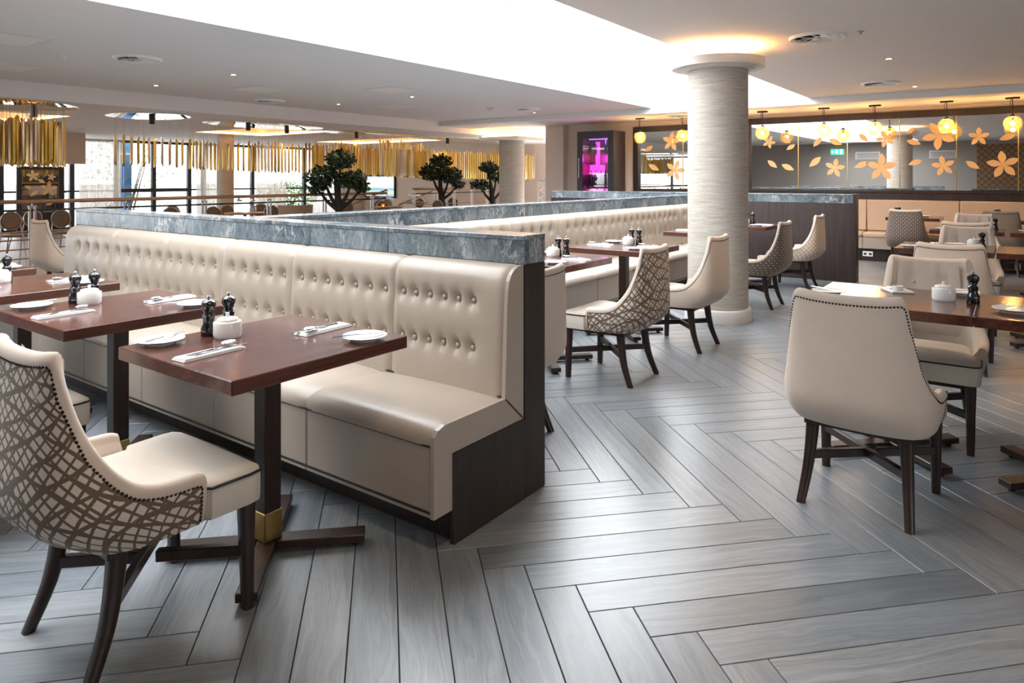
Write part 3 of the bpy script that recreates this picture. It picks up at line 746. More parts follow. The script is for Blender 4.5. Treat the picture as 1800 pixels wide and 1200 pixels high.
table('A3', 1.50, 4.46, 0, 'third mahogany table along the front banquette, its top glowing amber')
table('A4', 1.47, 5.56, 0, 'farthest mahogany table of the front banquette, only its corner in view at left')
table('B0', 3.02, 2.80, PI/2, 'mahogany table of the middle banquette hidden behind the front partition')
table('B1', 4.25, 2.79, PI/2, 'mahogany table of the middle banquette next to the end of the front partition')
table('B2', 5.42, 2.75, PI/2, 'mahogany table of the middle banquette just left of the column')
table('B3', 7.50, 2.79, PI/2, 'mahogany table of the middle banquette half hidden behind the column')
table('B4', 8.85, 2.79, PI/2, 'mahogany table of the middle banquette against the brown wood partition')
table('R1', 3.905, 0.497, 0, 'dark table at right with glossy top, between two cream chairs facing each other')
table('R2', 3.905, -0.2045, 0, 'dark table at the right edge pushed against the table with the white sugar pot')
table('R3', 7.00, 0.49, 0, 'dark table in the second row at right')
table('R4', 7.00, -0.225, 0, 'dark table at the right edge of the second row')
table('R5', 9.55, 0.45, 0, 'dark table in the third row at right, near the mirror wall')
table('R6', 9.55, -0.30, 0, 'dark table at the right edge of the third row')
table('F1', 12.08, 1.24, 0, 'small table at the wall bench behind the brown patterned chair')
table('F2', 12.08, -0.02, 0, 'small table at the wall bench at the right edge of the photo')

# ------------------------------------------------------------------ upholstered chairs (face +x)
HALF = [((-.372, 0.0), (-.345, 0.0), .893), ((-.368, .07), (-.343, .07), .894), ((-.357, .14), (-.338, .135), .898), ((-.345, .178), (-.333, .174), .903),
        ((-.327, .213), (-.323, .200), .900), ((-.303, .237), (-.312, .207), .868), ((-.272, .255), (-.292, .213), .79), ((-.236, .268), (-.256, .224), .68),
        ((-.196, .277), (-.206, .246), .588), ((-.15, .283), (-.152, .270), .533), ((-.09, .287), (-.09, .282), .510), ((-.03, .287), (-.03, .284), .503),
        ((.02, .286), (.02, .284), .501), ((.045, .285), (.045, .283), .492)]
flat = catmull([(a[0], a[1], b[0], b[1], z) for a, b, z in HALF], 3)
cols = [(a, -b, c_, -d, z) for a, b, c_, d, z in flat[::-1][:-1]] + flat
ZB = 0.345
def shell_pt(col, z):
    bx, by_, tx, ty, zt = col
    if z <= 0.5:
        q = (0.5-z)/0.155; kx = 1-0.30*q**2.3; ky = 1-0.09*q**2.2
        return Vector((0.05+(bx-0.05)*kx, by_*ky, z))
    f = (z-0.5)/max(1e-4, (zt if zt > 0.52 else 0.9)-0.5); f = min(1, f)
    e = f*f*0.35 + f*0.65
    return Vector((bx+(tx-bx)*e, by_+(ty-by_)*e, z))
ARC = [0.0]
for i in range(1, len(cols)):
    ARC.append(ARC[-1] + math.hypot(cols[i][0]-cols[i-1][0], cols[i][1]-cols[i-1][1]))
mid = ARC[len(cols)//2]
NCOL = len(cols)
def slope(i):
    a, b = cols[max(0, i-1)], cols[min(NCOL-1, i+1)]
    return abs((b[4]-a[4])/max(1e-4, math.hypot(b[2]-a[2], b[3]-a[3])))
def inward(i):
    a, b = cols[max(0, i-1)], cols[min(NCOL-1, i+1)]
    d = Vector((b[0]-a[0], b[1]-a[1], 0)).normalized()
    return Vector((d.y, -d.x, 0))
edge_z = []
for i in range(NCOL):
    zt = cols[i][4]; off = 0.034*min(3.0, math.sqrt(1+slope(i)**2))
    edge_z.append(zt-off)
def chair_meshes(fab, inner='velvet', seat='seat_leather', buttons=False):
    ms = {}
    # outer panel: stops short of the rolled edge and of the arm front
    i0, i1 = 2, NCOL-3
    rows, us = [], []
    for i in range(i0, i1+1):
        r_, u_ = [], []
        for k in range(13):
            z = ZB + (edge_z[i]-ZB)*k/12
            r_.append(shell_pt(cols[i], z)); u_.append((ARC[i]-mid, z + 0.04*abs(ARC[i]-mid)))
        rows.append(r_); us.append(u_)
    ms['outer_shell'] = G().grid(rows, us).mesh('outer_shell', fab, 60)
    # rolled border and inner lining
    rows = []
    for i in range(NCOL):
        n = inward(i); zt = cols[i][4]; r = 0.021; ring = []
        z0 = edge_z[i] if i0 <= i <= i1 else ZB
        base = [shell_pt(cols[i], z0 + (zt-r-z0)*k/4) - n*0.0015*(1 if k else 0) for k in range(5)]
        ring += base
        top = shell_pt(cols[i], zt-r)
        for k in range(1, 7):
            a = PI*k/6
            ring.append(top + n*(r - r*math.cos(a)) + Vector((0, 0, r*math.sin(a))))
        th_lo = 0.055
        zlow = 0.40
        for k in range(1, 9):
            f = k/8; z = (zt-r) + (zlow-(zt-r))*f
            p = shell_pt(cols[i], z); th = 2*r + (th_lo-2*r)*min(1, f*2.2) + 0.010*math.sin(PI*f)
            ring.append(Vector((p.x, p.y, z)) + n*th)
        rows.append(ring)
    g = G().grid(rows)
    for i, fl_ in ((0, 0), (NCOL-1, 1)):
        R = rows[i]; n = len(R)
        bot = [shell_pt(cols[i], ZB) + inward(i)*0.055]
        poly = R + bot
        g.add(poly, [tuple(range(len(poly)))[::(1 if fl_ else -1)]])
    # arm front strips of the border
    ms['border'] = g.mesh('border', inner, 50)
    # strip of border down the front edge of both arms
    # nail heads along the border
    g = G(); pts = []
    for i in range(i0, i1+1): pts.append(shell_pt(cols[i], edge_z[i]))
    pts = [shell_pt(cols[i0], ZB+0.012 + (edge_z[i0]-ZB-0.012)*k/12) for k in range(12)] + pts + [shell_pt(cols[i1], edge_z[i1] - (edge_z[i1]-ZB-0.012)*k/12) for k in range(1, 13)]
    cen = Vector((-0.05, 0, 0.6)); acc = 0.0; step = 0.0125
    for a, b in zip(pts, pts[1:]):
        L = (b-a).length
        while acc < L:
            q = a + (b-a)*(acc/L); out = Vector((q.x+0.08, q.y, 0)); out = out.normalized() if out.length else Vector((1, 0, 0))
            tg = (b-a).normalized(); sd = out.cross(tg).normalized(); r = 0.0052
            ring = [q + tg*r*math.cos(PI*2*k/6) + sd*r*math.sin(PI*2*k/6) for k in range(6)] + [q + out*0.0045]
            g.add(ring, [(k, (k+1) % 6, 6) for k in range(6)])
            acc += step
        acc -= L
    ms['nail_trim'] = g.mesh('nail_trim', 'nail', 80)
    # seat cushion: domed, boxed front, black piping
    out = [(-.215, -.16), (-.195, -.20), (-.12, -.222), (.055, -.229), (.075, -.262), (.20, -.265), (.238, -.258), (.252, -.235)]
    out = out + [(.257, 0.0)] + [(x, -y) for x, y in out[::-1]]
    def ring(ins, z):
        R = []
        for x, y in out:
            d = math.hypot(x+0.01, y); k = max(0.02, (d-ins)/d); R.append(Vector((-0.01+(x+0.01)*k, y*k, z)))
        return R
    rows = [ring(0.02, .338), ring(0.003, .342), ring(0, .36), ring(0, .432), ring(0.006, .442), ring(0.03, .452), ring(0.08, .462), ring(0.16, .467), ring(0.26, .468)]
    g = G().grid(rows, closed=True); m_ = len(out)
    b0 = len(g.v); g.f.append(tuple(range(m_))[::-1]); g.f.append(tuple(b0-m_+k for k in range(m_)))
    ms['seat'] = g.mesh('seat', seat, 50)
    R = ring(-0.001, .435); n0 = 3; ms['seat_piping'] = G().tube(R[n0:m_-n0], 0.0042, 6).mesh('seat_piping', 'piping', 60)
    # frame, legs, crossed stretchers
    g = G().box(-.19, .225, -.20, .20, .318, .3445)
    ms['seat_frame'] = g.mesh('seat_frame', 'leg_wood')
    def leg(pts, w0, w1):
        rows = []; n = len(pts)
        for k, p in enumerate(pts):
            h = (w0 + (w1-w0)*k/(n-1))/2; c_ = h*0.35; x, y, z = p
            rows.append([(x-h+c_, y-h, z), (x+h-c_, y-h, z), (x+h, y-h+c_, z), (x+h, y+h-c_, z), (x+h-c_, y+h, z), (x-h+c_, y+h, z), (x-h, y+h-c_, z), (x-h, y-h+c_, z)])
        g = G().grid(rows, closed=True, flip=True); g.f.append(tuple(range(8))); g.f.append(tuple((n-1)*8+k for k in range(8))[::-1]); return g
    for s_ in (-1, 1):
        ms['front%d' % s_] = leg([(.212, .222*s_, .345), (.213, .222*s_, .2), (.217, .222*s_, .0)], .048, .032).mesh('leg', 'leg_wood', 50)
        pth = catmull([(-.150, .175*s_, .372), (-.160, .178*s_, .26), (-.185, .187*s_, .13), (-.236, .200*s_, .0)], 4)
        ms['rear%d' % s_] = leg(pth, .050, .032).mesh('leg', 'leg_wood', 50)
    def bar(a, b, w=.026, h=.036):
        a, b = Vector(a), Vector(b); d = (b-a); L = d.length; M_ = Matrix.Translation(a) @ Matrix.Rotation(math.atan2(d.y, d.x), 4, 'Z')
        return G().bbox(0.0, L, -w/2, w/2, -h/2, h/2, 0.003, M_)
    ms['str1'] = bar((.205, .215, .185), (-.165, -.178, .185)).mesh('stretcher', 'leg_wood')
    a_ = Vector((.205, -.215, .185)); b_ = Vector((-.165, .178, .185)); m1 = a_.lerp(b_, 0.47); m2 = a_.lerp(b_, 0.53)
    g = bar(a_, a_.lerp(b_, 0.475)); h_ = bar(a_.lerp(b_, 0.525), b_); o = len(g.v); g.v += h_.v; g.f += [tuple(o+i for i in f) for f in h_.f]
    ms['str2'] = g.mesh('stretcher', 'leg_wood')
    # inner back pad
    rows = []
    bt = [(-0.075, 0.76), (0.075, 0.76)]
    for i in range(11):
        z = .47 + (.872-.47)*i/10; row = []
        for k in range(19):
            y = (-1 + k/9)*(.142+.040*(.88-z)/.41)
            f = min(1, max(0, (z-.5)/.4)); x = -.36 + .02*f + 0.054 + 0.016*math.sin(PI*i/10)**0.6*math.sin(PI*k/18)**0.6
            x += 0.75*y*y
            for yb, zb in bt:
                q = (y-yb)**2 + (z-zb)**2
                x -= 0.022*math.exp(-q/0.0011)
                if z > zb: x -= 0.007*math.exp(-((y-yb)/0.018)**2)*max(0, 1-(z-zb)/0.16)
            if buttons and abs(y) < 0.075 and z > 0.76: x -= 0.004*math.sin(y*150)*min(1, (z-0.76)/0.05)
            row.append((x, y, z))
        rows.append(row)
    g = G().grid(rows, flip=True)
    ms['back_pad'] = g.mesh('back_pad', inner, 60)
    return ms
button2 = G().lathe([(0.0, -0.004), (0.011, -0.002), (0.013, 0.003), (0.008, 0.008), (1e-6, 0.0095)], 10).mesh('button', 'velvet', 60)
CH = {}
def chair(kind, x, y, rz, label):
    if kind not in CH:
        fab = {'scribble': 'scribble', 'plain': 'velvet', 'dots': 'dots', 'lattice': 'lattice', 'tan': 'velvet_tan', 'mocha': 'velvet_dark'}[kind]
        inn = {'tan': 'velvet_tan', 'mocha': 'velvet_dark'}.get(kind, 'velvet')
        ms = chair_meshes(fab, inn, 'seat_leather', True)
        t = thing('upholstered_chair', label, 'chair', (x, y, 0), rz)
        for k in ('outer_shell', 'border', 'nail_trim', 'back_pad', 'seat', 'seat_piping', 'seat_frame', 'front-1', 'front1', 'rear-1', 'rear1', 'str1', 'str2'):
            o = put(ms[k].name.split('.')[0], ms[k], t)
            if k == 'nail_trim': o['kind'] = 'stuff'; o['label'] = 'row of dark nail heads'
            if k == 'outer_shell' and kind in ('scribble', 'dots', 'lattice'): o['label'] = {'scribble': 'cream cloth with brown scribbled lines', 'dots': 'brown cloth with pale dots', 'lattice': 'beige cloth with lattice lines'}[kind]
            if k == 'back_pad':
                for s_ in (-0.075, 0.075): put('button', button2, o, (-0.297, s_, 0.76), (0, PI/2, 0))
        CH[kind] = t
        return t
    return dup(CH[kind], (x, y, 0), rz, label)
Q_ = PI/2
chair('scribble', 1.05, 2.175, 0.0, 'cream chair with brown scribbled back nearest the camera at far left')
chair('scribble', 1.03, 3.33, 0.0, 'scribble backed chair cut by the left edge, behind the nearest chair')
chair('scribble', 4.24, 2.24, Q_, 'scribble backed chair in the middle, drawn up to the banquette table left of the column')
chair('plain', 2.90, 2.24, Q_, 'plain cream chair mostly hidden behind the end of the front partition')
chair('plain', 5.34, 2.20, Q_, 'plain cream chair just in front of the round column')
chair('dots', 7.47, 2.25, Q_, 'brown chair with pale dots right of the column')
chair('lattice', 9.02, 2.25, Q_, 'beige lattice backed chair against the brown wood partition')
chair('plain', 3.265, 0.512, -0.06, 'plain cream chair with its back to the camera in the right foreground')
chair('scribble', 4.25, 0.40, PI, 'cream chair facing the camera across the glossy table at right')
chair('scribble', 4.27, -0.36, PI, 'chair at the right edge facing the camera beyond the tables')
chair('scribble', 3.27, -0.345, 0.0, 'scribble backed chair cut off by the right edge in front')
chair('plain', 5.92, 0.37, 0.0, 'cream chair with nail trim, its back to the camera, second row at right')
chair('scribble', 7.40, 0.37, PI, 'buttoned chair facing the camera in the second row at right')
chair('scribble', 8.72, 0.42, 0.0, 'chair with its back to the camera in the third row at right')
chair('plain', 10.10, 0.42, PI, 'buttoned cream chair facing the camera in the third row at right')
chair('mocha', 11.85, 0.17, 0.0, 'mocha velvet chair with its back to the camera at the wall bench')
chair('dots', 11.62, 1.28, 0.0, 'brown dotted chair with its back to the camera at the wall bench')
chair('tan', 3.33, 8.50, 0.0, 'tan velvet chair beside the railing at far left')

# ------------------------------------------------------------------ tableware
ZT = 0.757
MP = {}
def proto(kind):
    """shared meshes for one kind of tableware: list of (part name, mesh, parent index)"""
    if kind in MP: return MP[kind]
    if kind == 'mill':
        L = [('body', G().lathe([(.027, 0), (.028, .004), (.028, .018), (.0265, .020), (.0265, .023), (.028, .025), (.027, .034), (.0205, .046), (.019, .056), (.0215, .066), (.0225, .074), (.0165, .082), (.015, .090)], 20).mesh('body', 'mill', 35)),
             ('head', G().lathe([(.0195, .0905), (.0205, .093), (.0195, .097), (.024, .106), (.0265, .115), (.0245, .126), (.016, .134), (.006, .1375), (1e-6, .138)], 20).mesh('head', 'mill', 35)),
             ('knob', G().lathe([(.004, .136), (.004, .141), (.0065, .1435), (.0065, .147), (.004, .150), (1e-6, .1505)], 10).mesh('knob', 'steel', 35))]
    elif kind == 'pot':
        L = [('bowl', G().lathe([(.046, 0), (.048, .003), (.0505, .010), (.0505, .054), (.0485, .058), (.040, .060)], 28).mesh('bowl', 'porcelain', 35)),
             ('lid', G().lathe([(.0375, .0602), (.0385, .066), (.036, .070), (.026, .073), (.007, .0745), (.006, .080), (.0075, .084), (.0065, .090), (1e-6, .091)], 24).mesh('lid', 'porcelain', 35))]
    elif kind == 'plate':
        L = [('dish', G().lathe([(1e-6, .006), (.045, .006), (.052, .008), (.080, .0155), (.082, .0165), (.081, .018), (.052, .0105), (.044, .0085), (1e-6, .0085)][::-1] + [(.046, .004), (.046, 0), (.050, 0), (.055, .006)], 32).mesh('dish', 'porcelain', 40))]
    elif kind == 'butter_knife':
        L = [('blade', G().prism([(.0, -.006), (.075, -.008), (.092, -.003), (.085, .006), (0, .005)], 0, .0016).mesh('blade', 'steel')),
             ('handle', G().bbox(-.10, .0, -.005, .005, -.001, .004, .0015).mesh('handle', 'steel'))]
    elif kind == 'napkin':
        g = G()
        g.bbox(-.115, .115, -.036, .036, 0, .004, .0015).bbox(-.113, .112, -.035, .033, .0041, .0075, .0015).bbox(-.110, .106, -.034, .030, .0076, .011, .0015)
        L = [('folded_cloth', g.mesh('folded_cloth', 'napkin'))]
    elif kind == 'fork':
        g = G().prism([(-.10, -.0045), (.0, -.0025), (.030, -.003), (.036, -.010), (.045, -.011), (.045, .011), (.036, .010), (.030, .003), (.0, .0025), (-.10, .0045)], 0, .0022)
        for y in (-.0095, -.0032, .0032, .0095): g.box(.045, .085, y-.0015, y+.0015, .0002, .002)
        L = [('fork_body', g.mesh('fork_body', 'steel'))]
    elif kind == 'spoon':
        g = G().prism([(-.10, -.004), (.02, -.0025), (.03, -.004), (.03, .004), (.02, .0025), (-.10, .004)], 0, .0022)
        g.lathe([(1e-6, .003), (.010, .0035), (.017, .006), (.020, .009), (.0195, .0098), (.016, .0075), (.009, .005), (1e-6, .0046)], 18, (.052, 0, -.002))
        for i, p in enumerate(g.v):
            if p[0] > .031: g.v[i] = (.052+(p[0]-.052)*1.5, p[1], p[2])
        L = [('spoon_body', g.mesh('spoon_body', 'steel', 40))]
    elif kind == 'table_knife':
        g = G().prism([(.0, -.007), (.10, -.0085), (.118, -.002), (.11, .006), (0, .006)], 0, .0018)
        L = [('blade', g.mesh('blade', 'steel')), ('handle', G().bbox(-.095, 0, -.006, .006, -.001, .005, .002).mesh('handle', 'steel'))]
    elif kind == 'tray':
        L = [('dish', G().bbox(-.075, .075, -.055, .055, 0, .012, .003).mesh('dish', 'porcelain')),
             ('cup', G().lathe([(.020, .0121), (.024, .016), (.026, .034), (.024, .034), (.020, .018), (1e-6, .018)], 16, (-.03, .01, 0)).mesh('cup', 'porcelain', 40)),
             ('sachet', G().bbox(.005, .06, -.03, .0, .0121, .018, .002).mesh('sachet', 'napkin')),
             ('sachet', G().bbox(.0, .05, .006, .04, .0121, .020, .002).mesh('sachet', 'napkin'))]
    MP[kind] = L; return L
WORDS = {'mill': ('pepper_mill', 'mill'), 'pot': ('sugar_pot', 'pot'), 'plate': ('side_plate', 'plate'), 'butter_knife': ('butter_knife', 'knife'), 'napkin': ('napkin', 'napkin'),
         'fork': ('fork', 'fork'), 'spoon': ('spoon', 'spoon'), 'table_knife': ('table_knife', 'knife'), 'tray': ('condiment_tray', 'tray')}
def ware(kind, x, y, z, rz, label, group=None, tilt=0.0):
    L = proto(kind); nm, cat = WORDS[kind]
    if len(L) == 1:
        o = put(nm, L[0][1], None, (x, y, z), (0, tilt, rz)); tag(o, label, cat, group); return o
    t = thing(nm, label, cat, (x, y, z), rz, group); t.rotation_euler = (0, tilt, rz)
    for pn, me in L: put(pn, me, t)
    return t
def rel(key, dx, dy):
    x, y, rz = TABS[key]; return x+dx*math.cos(rz)-dy*math.sin(rz), y+dx*math.sin(rz)+dy*math.cos(rz)
def cutlery(x, y, rz, where, grp='cutlery on napkins', full=True):
    ware('napkin', x, y, ZT, rz, 'folded white napkin ' + where, 'folded napkins')
    c, s_ = math.cos(rz), math.sin(rz)
    def off(dx, dy): return x+dx*c-dy*s_, y+dx*s_+dy*c
    z = ZT + .0112
    fx, fy = off(.015, .012); ware('fork', fx, fy, z, rz+0.10, 'steel fork on napkin ' + where, grp)
    if full:
        fx, fy = off(.02, -.012); ware('table_knife', fx, fy, z+.001, rz-0.06, 'steel table knife on napkin ' + where, grp)
        fx, fy = off(.028, .001); ware('spoon', fx, fy, z+.0055, rz+0.22, 'steel spoon on napkin ' + where, grp, -0.02)
def plate_knife(x, y, rk, where, rim=True):
    ware('plate', x, y, ZT, 0, 'white side plate ' + where, 'side plates')
    ware('butter_knife', x+.02*math.cos(rk), y+.02*math.sin(rk), ZT+.0185, rk+PI, 'butter knife resting on side plate ' + where, 'butter knives')
ORD = {'A1': 'on nearest table', 'A2': 'on second banquette table', 'A3': 'on third banquette table', 'A4': 'on fourth table at left edge',
       'B1': 'on table by the partition end', 'B2': 'on table left of the column', 'B3': 'on table behind the column', 'B4': 'on table against brown partition',
       'R1': 'on glossy right table', 'R2': 'on table at right edge', 'R3': 'on second row right table', 'R5': 'on third row right table', 'R6': 'on third row table at right edge', 'F1': 'on bench table behind dotted chair', 'F2': 'on bench table at right edge'}
# front banquette tables: chair side (-x) and bench side (+x)
for key in ('A1', 'A2', 'A3', 'A4'):
    o = ORD[key]
    x, y = rel(key, -.245, .285); plate_knife(x, y, 0.35, 'on chair side ' + o)
    x, y = rel(key, -.225, -.005); cutlery(x, y, 0.06, 'on chair side ' + o)
    x, y = rel(key, .235, -.02); cutlery(x, y, PI+0.05, 'on bench side ' + o)
    x, y = rel(key, .225, -.265); plate_knife(x, y, 2.6, 'on bench side ' + o)
    x, y = rel(key, -.045, .185); ware('pot', x, y, ZT, 0.3, 'white lidded sugar pot ' + o, 'sugar pots')
    x, y = rel(key, -.075, .262); ware('mill', x, y, ZT, 0, 'black pepper mill nearer the chair ' + o, 'pepper and salt mills')
    x, y = rel(key, .015, .275); ware('mill', x, y, ZT, 0, 'black salt mill nearer the bench ' + o, 'pepper and salt mills')
for key in ('B1', 'B2', 'B3', 'B4'):
    o = ORD[key]
    x, y = rel(key, .22, .02); cutlery(x, y, PI/2+0.1, 'on bench side ' + o, full=key in ('B1', 'B2'))
    x, y = rel(key, .22, -.24); plate_knife(x, y, -0.4, 'on bench side ' + o)
    x, y = rel(key, -.22, -.06); cutlery(x, y, PI/2-0.15, 'on chair side ' + o, full=key in ('B1', 'B2'))
    x, y = rel(key, -.22, .22); plate_knife(x, y, 0.5, 'on chair side ' + o)
    x, y = rel(key, -.03, -.235); ware('mill', x, y, ZT, 0, 'black pepper mill, right of the pair, ' + o, 'pepper and salt mills')
    x, y = rel(key, .04, -.23); ware('mill', x, y, ZT, 0, 'black salt mill, left of the pair, ' + o, 'pepper and salt mills')
    x, y = rel(key, .035, -.15); ware('pot', x, y, ZT, 0, 'white lidded sugar pot ' + o, 'sugar pots')
o = ORD['R1']
plate_knife(3.83, .775, 1.0, 'near the left corner ' + o)
ware('tray', 4.10, .50, ZT, 0.5, 'small white tray with cup and sachets ' + o)
ware('pot', 3.95, .284, ZT, 0, 'white lidded sugar pot in the middle ' + o, 'sugar pots')
ware('mill', 3.94, .165, ZT, 0, 'single tall black pepper mill ' + o, 'pepper and salt mills')
plate_knife(4.19, .225, 2.4, 'behind the sugar pot ' + o)
plate_knife(3.775, .008, -0.4, ORD['R2'])
for key in ('R3', 'R5'):
    o = ORD[key]
    x, y = rel(key, -.02, -.26); ware('mill', x, y, ZT, 0, 'black pepper mill ' + o, 'pepper and salt mills')
    x, y = rel(key, .08, -.20); ware('pot', x, y, ZT, 0, 'white lidded sugar pot ' + o, 'sugar pots')
    x, y = rel(key, .2, .10); cutlery(x, y, PI, 'at the far side ' + o, full=False)
    x, y = rel(key, -.22, .24); plate_knife(x, y, 0.4, 'at the near side ' + o)
    x, y = rel(key, .2, -.06); plate_knife(x, y, 0.9, 'at the far side ' + o)
plate_knife(9.42, -.10, 0.3, ORD['R6'])
for key in ('F1', 'F2'):
    o = ORD[key]
    x, y = rel(key, .0, .25); ware('mill', x, y, ZT, 0, 'black pepper mill ' + o, 'pepper and salt mills')
    x, y = rel(key, .08, .22); ware('mill', x, y, ZT, 0, 'black salt mill ' + o, 'pepper and salt mills')
    x, y = rel(key, .10, -.12); plate_knife(x, y, 0.3, o)
    if key == 'F2':
        x, y = rel(key, .02, .17); ware('pot', x, y, ZT, 0, 'white lidded sugar pot ' + o, 'sugar pots')

# ------------------------------------------------------------------ ceiling fittings
vane0 = None
def diffuser(x, y, z, r, label):
    t = thing('ceiling_diffuser', label, 'air vent', (x, y, z), 0, 'round ceiling diffusers')
    G().lathe([(r, 0.0), (r, -.012), (r*.96, -.026), (r*.84, -.022), (r*.78, 0.0)], 40).build('outer_ring', 'vent_white', t, 40)
    G().lathe([(1e-6, -.002), (r*.79, -.002)], 32).build('dark_throat', 'vent_grey', t)
    for k in range(10):
        R_ = rotz(k*2*PI/10)
        G().add([R_ @ Vector(p) for p in ((r*.16, -.02*r, -.004), (r*.77, -.20*r, -.004), (r*.77, .20*r, -.030*r/.2), (r*.16, .06*r, -.014))] + [R_ @ Vector(p) for p in ((r*.16, -.02*r, -.007), (r*.77, -.20*r, -.007), (r*.77, .20*r, -.033*r/.2), (r*.16, .06*r, -.017))],
                [(0,1,2,3), (7,6,5,4), (0,4,5,1), (1,5,6,2), (2,6,7,3), (3,7,4,0)]).build('vane', 'vent_white', t)
    G().lathe([(r*.17, -.003), (r*.17, -.030), (r*.10, -.036), (1e-6, -.036)], 20).build('hub', 'trim_white', t, 40)
for x, y, z, wh in ((6.53, 1.42, ZC, 'upper right, nearest'), (10.18, 1.44, ZC, 'right, near the ceiling step'), (3.53, 7.41, ZC, 'upper left, largest'), (6.72, 9.75, ZC, 'left, beside the atrium beam'), (10.27, 7.15, ZC, 'middle, beside the roof light'), (12.2, 5.06, ZL, 'over the small mirror')):
    diffuser(x, y, z, 0.235 if z == ZC else 0.2, 'round ceiling air diffuser, ' + wh)
DL = [(4.78, 7.66, ZC), (4.72, 9.40, ZC), (7.75, 9.30, ZC), (7.71, 7.53, ZC), (8.19, 1.08, ZC), (10.9, 1.12, ZC), (10.98, 7.47, ZC), (4.9, 1.0, ZC), (2.2, 7.6, ZC), (2.2, 9.4, ZC), (4.9, -1.2, ZC), (8.2, -1.2, ZC), (1.2, -1.2, ZC), (1.2, 1.0, ZC), (6.3, 15.6, ZF), (11.3, 15.3, ZF)]
seen = ['left of the square panel', 'beside the atrium beam at left', 'beside the atrium beam in the middle', 'between two access panels', 'upper right beyond the nearest diffuser', 'upper right near the step', 'at the far end of the left ceiling',
        'above the right aisle, added fill out of frame', 'far left, first', 'far left by the beam', 'over the right tables, added fill out of frame', 'over the far right tables, added fill out of frame', 'behind the camera at right, added fill', 'over the camera, added fill', 'in the atrium, left', 'in the atrium, right']  # lamps over the right side and the camera are unseen, added as fill
for (x, y, z), wh in zip(DL, seen):
    t = thing('downlight', 'small recessed warm ceiling downlight, ' + wh, 'light', (x, y, z), 0, 'recessed downlights')
    G().lathe([(.045, 0), (.045, -.004), (.034, -.006), (.032, -.001)], 24).build('bezel', 'brushed', t, 40)
    G().lathe([(1e-6, -.0015), (.031, -.0015)], 20).build('lamp', 'downlight', t)
    spot('downlight_beam', (x, y, z-.02), 32 if 'over the' in wh or 'behind the camera' in wh else 44, (1.0, 0.74, 0.48), 110, 0.8)
for x, y, wh in ((2.30, 7.32, 'far left, nearer'), (2.90, 9.18, 'far left by the beam'), (5.80, 8.64, 'left, between two diffusers'), (6.95, 7.17, 'middle left'), (8.64, 8.87, 'middle by the beam')):
    t = thing('access_panel', 'flush square ceiling access panel, ' + wh, 'panel', (x, y, ZC), 0, 'ceiling access panels')
    G().box(-.30, .30, -.30, .30, -.006, 0).build('frame', 'trim_white', t)
    G().box(-.27, .27, -.27, .27, -.008, -.0061).build('hatch', 'panel', t)
for x, y, wh in ((3.0, 7.9, 'at upper left'), (9.79, 7.63, 'in the middle of the ceiling')):
    t = thing('smoke_detector', 'white round smoke detector ' + wh, 'detector', (x, y, ZC))
    G().lathe([(.055, 0), (.055, -.014), (.046, -.018)], 24).build('base', 'trim_white', t, 40)
    G().lathe([(.044, -.0181), (.044, -.026), (.030, -.040), (1e-6, -.042)], 24).build('sensor_head', 'trim_white', t, 40)
t = thing('ceiling_sprinkler', 'small steel sprinkler head in the ceiling at upper right', 'sprinkler', (6.52, 1.07, ZC))
G().lathe([(.03, 0), (.028, -.004), (.008, -.006), (.008, -.022), (.016, -.024), (1e-6, -.026)], 16).build('head', 'brushed', t, 40)

# ------------------------------------------------------------------ globe pendants in front of the mirrors
globe = G()
for (r0, z0) in ((1, 1),):
    globe.lathe([(max(1e-6, .115*math.sin(PI*i/14)), -.115*math.cos(PI*i/14)) for i in range(14)], 24)
globe_me = globe.mesh('glass_globe', 'amber', 60)
PY = [(5.85, 'over the left end of the small mirror'), (4.99, 'half hidden behind the column'), (3.54, 'just right of the column'), (2.55, 'third from the right end'), (1.80, 'above the brown patterned chair'), (0.84, 'second from the right edge'), (0.04, 'nearest, at the right edge')]
PY[3] = (2.55, 'second to the right of the column')
for y, wh in PY:
    t = thing('globe_pendant', 'amber globe pendant lamp ' + wh, 'lamp', (12.2, y, ZL), 0, 'globe pendants')
    G().bbox(-.03, .03, -.085, .085, -.022, 0, .003).build('ceiling_plate', 'black', t)
    G().tube([(0, 0, -.02), (0, 0, -.265)], .006, 8).tube([(0, .012, -.02), (0, .03, -.06), (0, .026, -.12), (0, .008, -.15)], .0035, 6).build('rod', 'black', t)
    G().lathe([(.012, -.24), (.036, -.262), (.038, -.274), (.020, -.285), (.014, -.32), (.010, -.33)], 16).build('cap', 'black', t, 40)
    put('glass_globe', globe_me, t, (0, 0, -.375))
    G().ball((0, 0, -.375), .024, 10, 8, 1.5).build('bulb', 'bulb', t, 60)
    point('pendant_glow', (12.2, y, ZL-.375), 34, WARM, .03)

